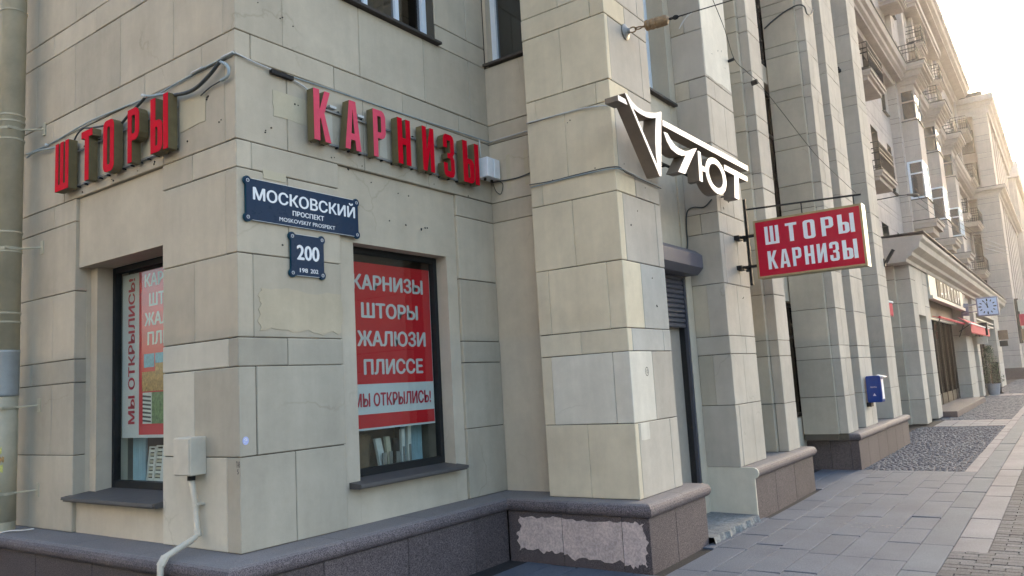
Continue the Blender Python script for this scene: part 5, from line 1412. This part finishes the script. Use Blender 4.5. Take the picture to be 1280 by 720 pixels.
# first portal
po = MB(); po.box(21.1, 29.5, -1.0, -.98, .3, 3.3); portal = po.build('portal_back', M_DKINT, PV)
bx('portal_panel', M_PLUM, PV, 21.11, 29.49, -1.22, -1.12, 2.85, 3.42)
bx('portal_step', M_GRANITE, PV, 21.1, 29.6, -1.9, -1.0, -.02, .16, c=.01)
for k, x in enumerate((21.12, 22.3, 23.6, 24.9, 26.2, 27.5, 28.7, 29.4)):
    bx('mullion', M_DARK, PV, x, x+.08, -1.14, -1.04, .16, 2.849)
for k, x in enumerate((21.2, 22.38, 23.68, 24.98, 26.28, 27.58, 28.78)):
    b_ = (22.3, 23.6, 24.9, 26.2, 27.5, 28.7, 29.4)[k]
    bx('pane', M_GLASSDK, PV, x, b_, -1.10, -1.09, .5, 2.848)
bx('bottom_rail', M_DARK, PV, 21.201, 29.399, -1.12, -1.06, .161, .5)
bx('white_transom', M_BEIGEP, PV, 21.12, 29.48, -1.30, -1.225, 2.80, 2.845)
sg = thing('shop_sign', (25.2, -1.5, 3.4), 'dark shop sign band with tall cream letters ending in КТОР over the portal', 'sign')
bx('sign_band', M_DARK, sg, 22.6, 28.4, -1.62, -1.50, 3.38, 3.95)
bx('end_panel', M_BEIGEP, sg, 21.12, 22.59, -1.60, -1.50, 3.38, 3.96); bx('end_panel', M_BEIGEP, sg, 28.41, 29.49, -1.60, -1.50, 3.38, 3.96)
bx('lower_moulding', M_BEIGEP, sg, 21.12, 29.49, -1.66, -1.50, 3.28, 3.379)
fg2 = Frame((0, -1.625, 0), (1, 0, 0), (0, 0, 1), (0, -1, 0))
for k, ch in enumerate('ДАКТОР'):
    x0 = 23.2+.87*k
    m = MB(); text(m, fg2, ch, x0, x0+.46, 3.44, 3.90, .012, .02); m.build('sign_letter', M_WHITE, sg, kind=None)
def awning(name, label, x0, x1, ya, za, yb, zb, drop, loc):
    t_ = thing(name, loc, label, 'awning', 'red awnings')
    m = MB(); m.prism([(ya, za), (yb, zb), (yb, zb-.012), (ya, za-.012)], 'x', x0, x1); m.build('canopy_cloth', M_AWN, t_)
    n = max(4, int((x1-x0)/.22)); m = MB()
    for k in range(n):
        a, b = x0+(x1-x0)*k/n, x0+(x1-x0)*(k+1)/n
        m.add([(a, yb-.004, zb), (b, yb-.004, zb), (b, yb-.004, zb-drop*.8), ((a+b)/2, yb-.004, zb-drop), (a, yb-.004, zb-drop*.8), (a, yb+.004, zb), (b, yb+.004, zb), (b, yb+.004, zb-drop*.8), ((a+b)/2, yb+.004, zb-drop), (a, yb+.004, zb-drop*.8)],
              [(0, 1, 2, 3, 4), (9, 8, 7, 6, 5), (0, 5, 6, 1), (2, 7, 8, 3), (3, 8, 9, 4)])
    m.build('valance', M_AWN, t_, kind='stuff')
    m = MB(); m.tube([(x0-.02, yb, zb+.012), (x1+.02, yb, zb+.012)], .03, 8); m.build('front_bar', M_AWN if drop < .1 else M_WHITE, t_)
    for xx in (x0+.1, x1-.1):
        m = MB(); m.tube([(xx, yb, zb), (xx, ya, za-.5)], .015, 5); m.build('folding_arm', M_DARK, t_)
    return t_
awning('awning', 'long folded red awning edge over the dark portal below the sign', 21.3, 27.4, -1.56, 2.80, -1.74, 2.74, .03, (24, -1.6, 2.5))
awning('awning', 'open red scalloped awning farther along, by the square clock', 27.5, 34.9, -1.55, 3.0, -1.92, 2.74, .34, (32, -1.8, 2.5))
awning('awning', 'small red awning glimpsed between the last pilaster and the pavilion', 15.2, 17.2, -.2, 3.35, -1.25, 2.98, .34, (16, -.8, 2.7))
# second portal
bx('portal_back', M_DKINT, PV, 34.4, 44.0, -1.0, -.98, .1, 3.45)
for x in (35.6, 37.2, 38.8, 40.4, 42.0): bx('mullion', M_DARK, PV, x, x+.1, -1.14, -1.04, .1, 3.44)
for x in (35.7, 37.3, 38.9, 40.5): bx('pane', M_GLASSDK, PV, x, x+1.5, -1.10, -1.09, .3, 3.0)
for z in (3.02, 3.2): bx('cream_transom', M_BEIGEP, PV, 34.41, 43.99, -1.5, -1.2, z, z+.06)
for k, x in enumerate((33.0, 45.4)):
    t_ = thing('blade_sign', (x, -1.7, 2.6), ['small dark blade sign beside the second portal under the clock', 'small projecting signs at the far end of the pavilion'][k], 'sign')
    bx('panel', M_DARK if k == 0 else M_CARD, t_, x, x+.12, -2.0, -1.56, 2.45, 2.95); bx('lower_panel', M_BEIGEP if k == 0 else M_DARK, t_, x+.01, x+.11, -1.95, -1.58, 2.1, 2.4)
    bx('arm', M_DARK, t_, x+.04, x+.08, -1.57, -1.30, 2.62, 2.68)
# clock
ck = thing('street_clock', (28.5, -2.4, 3.0), 'square pale blue double-sided street clock on a bracket showing nearly twelve', 'clock')
bx('casing', M_CLOCKF, ck, 28.5, 28.72, -2.74, -2.08, 3.0, 3.66, c=.02)
fk = Frame((28.5, 0, 0), (0, -1, 0), (0, 0, 1), (-1, 0, 0))
m = MB(); poly_solid(m, fk, [[(2.12, 3.045), (2.70, 3.045), (2.70, 3.615), (2.12, 3.615)]], .001, .006); m.build('dial', M_CLOCK, ck)
for k in range(12):
    a = math.pi*2*k/12; u, v = 2.41+.225*math.sin(a), 3.33+.225*math.cos(a); d = Vector((math.sin(a), math.cos(a))); n_ = Vector((d.y, -d.x)); hl, hw = (.035, .016) if k % 3 else (.045, .02)
    m = MB(); poly_solid(m, fk, [[(u+s1_*hw*n_.x+s2_*hl*d.x, v+s1_*hw*n_.y+s2_*hl*d.y) for s1_, s2_ in ((-1, -1), (1, -1), (1, 1), (-1, 1))]], .0065, .009); m.build('hour_mark', M_BLACKP, ck)
for nm, ang, ln, wd_2, n_o in (('hour_hand', -3, .15, .020, .010), ('minute_hand', -26, .22, .012, .014)):
    a = R(ang); d = Vector((math.sin(a), math.cos(a))); n_ = Vector((d.y, -d.x))
    m = MB(); poly_solid(m, fk, [[(2.41+s_*wd_2*n_.x+t_2*d.x, 3.33+s_*wd_2*n_.y+t_2*d.y) for s_, t_2 in ((-1, -.05), (1, -.05), (.6, ln), (-.6, ln))]], n_o, n_o+.003); m.build(nm, M_BLACKP, ck)
m = MB(); m.tube([(28.61, -2.1, 3.45), (29.48, -1.55, 3.45)], .025, 6); m.tube([(28.61, -2.1, 3.2), (29.48, -1.55, 3.2)], .018, 6); m.box(29.46, 29.50, -1.75, -1.5, 3.1, 3.55); m.build('wall_bracket', M_CLOCKF, ck)
# potted conifer
pt = thing('potted_shrub', (35.2, -1.75, 0), 'dark green shrub in a grey round pot on the pavement by the second portal', 'plant')
m = MB(); m.lathe((35.2, -1.78, 0), [(.20, 0), (.27, .42), (.29, .46), (.25, .46), (.24, .40)], 18); m.build('pot', M_POT, pt)
m = MB(); m.tube([(35.2, -1.78, .4), (35.18, -1.77, 1.0), (35.22, -1.76, 1.7)], [.03, .025, .01], 6); m.build('stem', M_CARD, pt)
rs = random.Random(12); m = MB()
for k in range(1500):
    z = rs.uniform(.5, 2.05); rad = .36*(1-(z-.5)/1.75)**.7+.05; a = rs.uniform(0, 6.283); q = rad*math.sqrt(rs.random()); q *= 1+.25*math.sin(z*9+a*3)
    c = Vector((35.2+q*math.cos(a), -1.77+q*math.sin(a), z)); s = rs.uniform(.02, .045)
    u = Vector((rs.gauss(0, 1), rs.gauss(0, 1), rs.gauss(0, 1))).normalized(); v = u.orthogonal().normalized()
    m.add([c-u*s, c+v*s*.5, c+u*s, c-v*s*.5], [(0, 1, 2, 3)])
m.build('foliage', M_LEAF, pt, kind='stuff')
pt2 = thing('advertising_post', (36.2, -1.9, 0), 'dark upright post behind the potted shrub', 'post')
bx('panel', M_DARK, pt2, 36.2, 36.28, -2.0, -1.72, .05, 1.35); bx('foot', M_DARK, pt2, 36.1, 36.38, -2.05, -1.67, .0, .05)

# ================================================================== PORTICO BLOCK
PB = thing('portico_block', (70, 4, 0), 'tall hazy portico block with cornices projecting past the wing', 'building')
X0 = 60.0
m = MB()
m.box(X0+1.2, 84, .3, 14, 0, 20.4); m.build('building_body', M_UPPER, PB)
zl = [.8+k*.62 for k in range(20)] + [12.9]
def blocks(x0, x1, y0, y1, z0, z1, step, mat=M_UPPER, nm='stone'):
    z = z0; k = 0
    while z < z1-.05:
        b = min(z+(step if k % 2 == 0 else step*.4), z1); m = MB(); m.cbox(x0, x1, y0, y1, z+.010, b-.010, .01); m.build(nm, mat, PB); z = b; k += 1
    bx('mortar_bed', M_MORTAR, PB, x0+.02, x1-.02, y0+.02, y1-.02, z0, z1)
blocks(X0, X0+2.0, -1.80, -.45, .75, 12.75, .85)
blocks(X0+.9, X0+2.0, -.44, .29, .75, 12.75, .85)
bx('plinth_slab', M_GRANITE, PB, X0-.15, X0+24, -1.98, .29, -.02, .75)
for z in (5.0, 8.3):
    o = win(PB, 'x', X0+.86, -.36, .22, z, z+2.0, M_TIN, 0, 1, bd=.02, back=None)
blocks(X0, X0+1.6, -1.75, -.85, 13.4, 18.7, .9)
bx('loggia_wall', M_UPPER, PB, X0+1.15, X0+1.6, -.85, .29, 13.4, 18.7)
for z in (13.9, 16.3): win(PB, 'x', X0+1.1, -.7, .15, z, z+1.7, M_TIN, 0, 1, back=None)
for (nm, o, za, zb) in (('belt_cornice', 0, 12.75, 13.38), ('roof_cornice', 0, 18.7, 20.0)):
    m = MB(); h = zb-za
    m.prism([(.29, za), (-1.84, za), (-1.86, za+h*.35), (-2.0, za+h*.45), (-2.05, za+h*.6), (-2.22, za+h*.7), (-2.25, zb), (.29, zb+.02)], 'x', X0-.02, 84)
    c_ = m.build(nm, M_UPPER, PB)
    m = MB(); m.box(X0-.16, X0-.021, -2.05, .29, za+h*.45, za+h*.7); m.box(X0-.38, X0-.022, -2.248, .29, za+h*.7, zb+.005); m.build('cornice_return', M_UPPER, c_)
    bx('flashing', M_TIN, c_, X0-.40, 84, -2.27, .29, zb+.021, zb+.05)
for k in range(7):
    x = X0+2.6+3.0*k; blocks_ = MB(); blocks_.box(x, x+1.1, -1.76, -1.2, .75, 12.75); blocks_.box(x, x+1.0, -1.70, -1.2, 13.4, 18.7); blocks_.build('pilaster', M_UPPER, PB, kind='stuff')
m = MB(); m.box(X0+2.0, 84, -1.35, .29, .75, 12.75); m.box(X0+1.6, 84, -1.3, .29, 13.4, 18.7); m.build('front_wall', M_UPPER, PB)
m = MB(); m.box(X0-.1, 84, -1.6, 14, 20.06, 20.4); m.build('roof', M_TIN, PB)
sn = thing('blade_sign', (61.0, -2.3, 3.0), 'row of small pale and reddish projecting signs on the portico block', 'sign')
for k, mt in enumerate((M_BEIGEP, M_AWN, M_CARD)): bx('panel', mt, sn, 60.6, 60.75, -2.45, -1.99, 4.6-1.0*k, 5.4-1.0*k)
bx('mast', M_DARK, sn, 60.62, 60.72, -2.05, -1.81, 2.4, 5.5)
# second portico farther on
PB2 = thing('far_portico', (95, 3, 0), 'second portico block fading into the bright haze', 'building')
m = MB(); m.box(87, 120, -1.9, 14, 0, 19.0); m.build('body', M_UPPER, PB2)
m = MB(); m.box(86.5, 120, -2.5, 14, 19.0, 20.6); m.build('cornice', M_UPPER, PB2)
for k in range(8): bx('pilaster', M_UPPER, PB2, 87.1+2.4*k, 88.1+2.4*k, -2.15, -1.899, 0, 18.99)
bx('return_pilaster', M_UPPER, PB2, 86.8, 87.0, -1.9, -.9, 0, 18.99)
FB = thing('far_building', (150, -12, 0), 'distant cream building across the side street with bright windows', 'building')
m = MB(); holes_f = [(-3.2-2.6*k, -4.5-2.6*k+0.0, 4.0+3.4*j, 6.2+3.4*j) for k in range(8) for j in range(4)]
holes_f = [(h[1], h[0], h[2], h[3]) for h in holes_f]
holed_wall(m, 'x', 128, -30, .5, 0, 19, holes_f, 128.5); m.build('wall', M_UPPER, FB)
m = MB(); m.box(128.55, 150, -30, 12, 0, 19); m.build('building_body', M_UPPER, FB)
m = MB(); m.box(127.2, 150, -30.5, 12, 19, 20.2); m.build('cornice', M_UPPER, FB)
for h in holes_f: win(FB, 'x', 128.2, h[0], h[1], h[2], h[3], M_WFRAME, 1, 0, fw=.12, back=None)

# ================================================================== ACROSS THE SIDE STREET (out of view, added to bounce sunlight onto the left face)
OB = thing('opposite_building', (-34, 10, 0), 'cream apartment building across the side street, unseen save in reflections, added for its bounce light', 'building')
holes_o = [(-14+3.4*k, -12.6+3.4*k, 1.6+3.3*j, 3.5+3.3*j) for k in range(15) for j in range(6)]
M_OPP = stone_mat('grey_render_facade', (0.24, 0.235, 0.22), rnd=0.0)
m = MB(); holed_wall(m, 'x', -30, -16, 40, 0, 21, holes_o, -30.4); m.build('wall', M_OPP, OB)
m = MB(); m.box(-45, -30.45, -16, 40, 0, 21); m.build('building_body', M_DKINT, OB)
m = MB(); m.box(-45, -29.3, -16.6, 40.6, 21, 21.9); m.build('cornice', M_UPPER, OB)

# ================================================================== AIR
hz = MB().box(-62, 402, -62, 62, -1.6, 26).build('haze', M_ASPHALT, kind='stuff')
hm = bpy.data.materials.new('haze'); hm.use_nodes = True; t = hm.node_tree; t.nodes.clear()
o_ = N(t, 'ShaderNodeOutputMaterial'); v_ = N(t, 'ShaderNodeVolumePrincipled')
v_.inputs['Color'].default_value = (0.95, 0.93, 0.95, 1); v_.inputs['Density'].default_value = 0.0010; v_.inputs['Anisotropy'].default_value = 0.80
L(t, v_.outputs[0], o_.inputs['Volume']); hz.data.materials.clear(); hz.data.materials.append(hm)
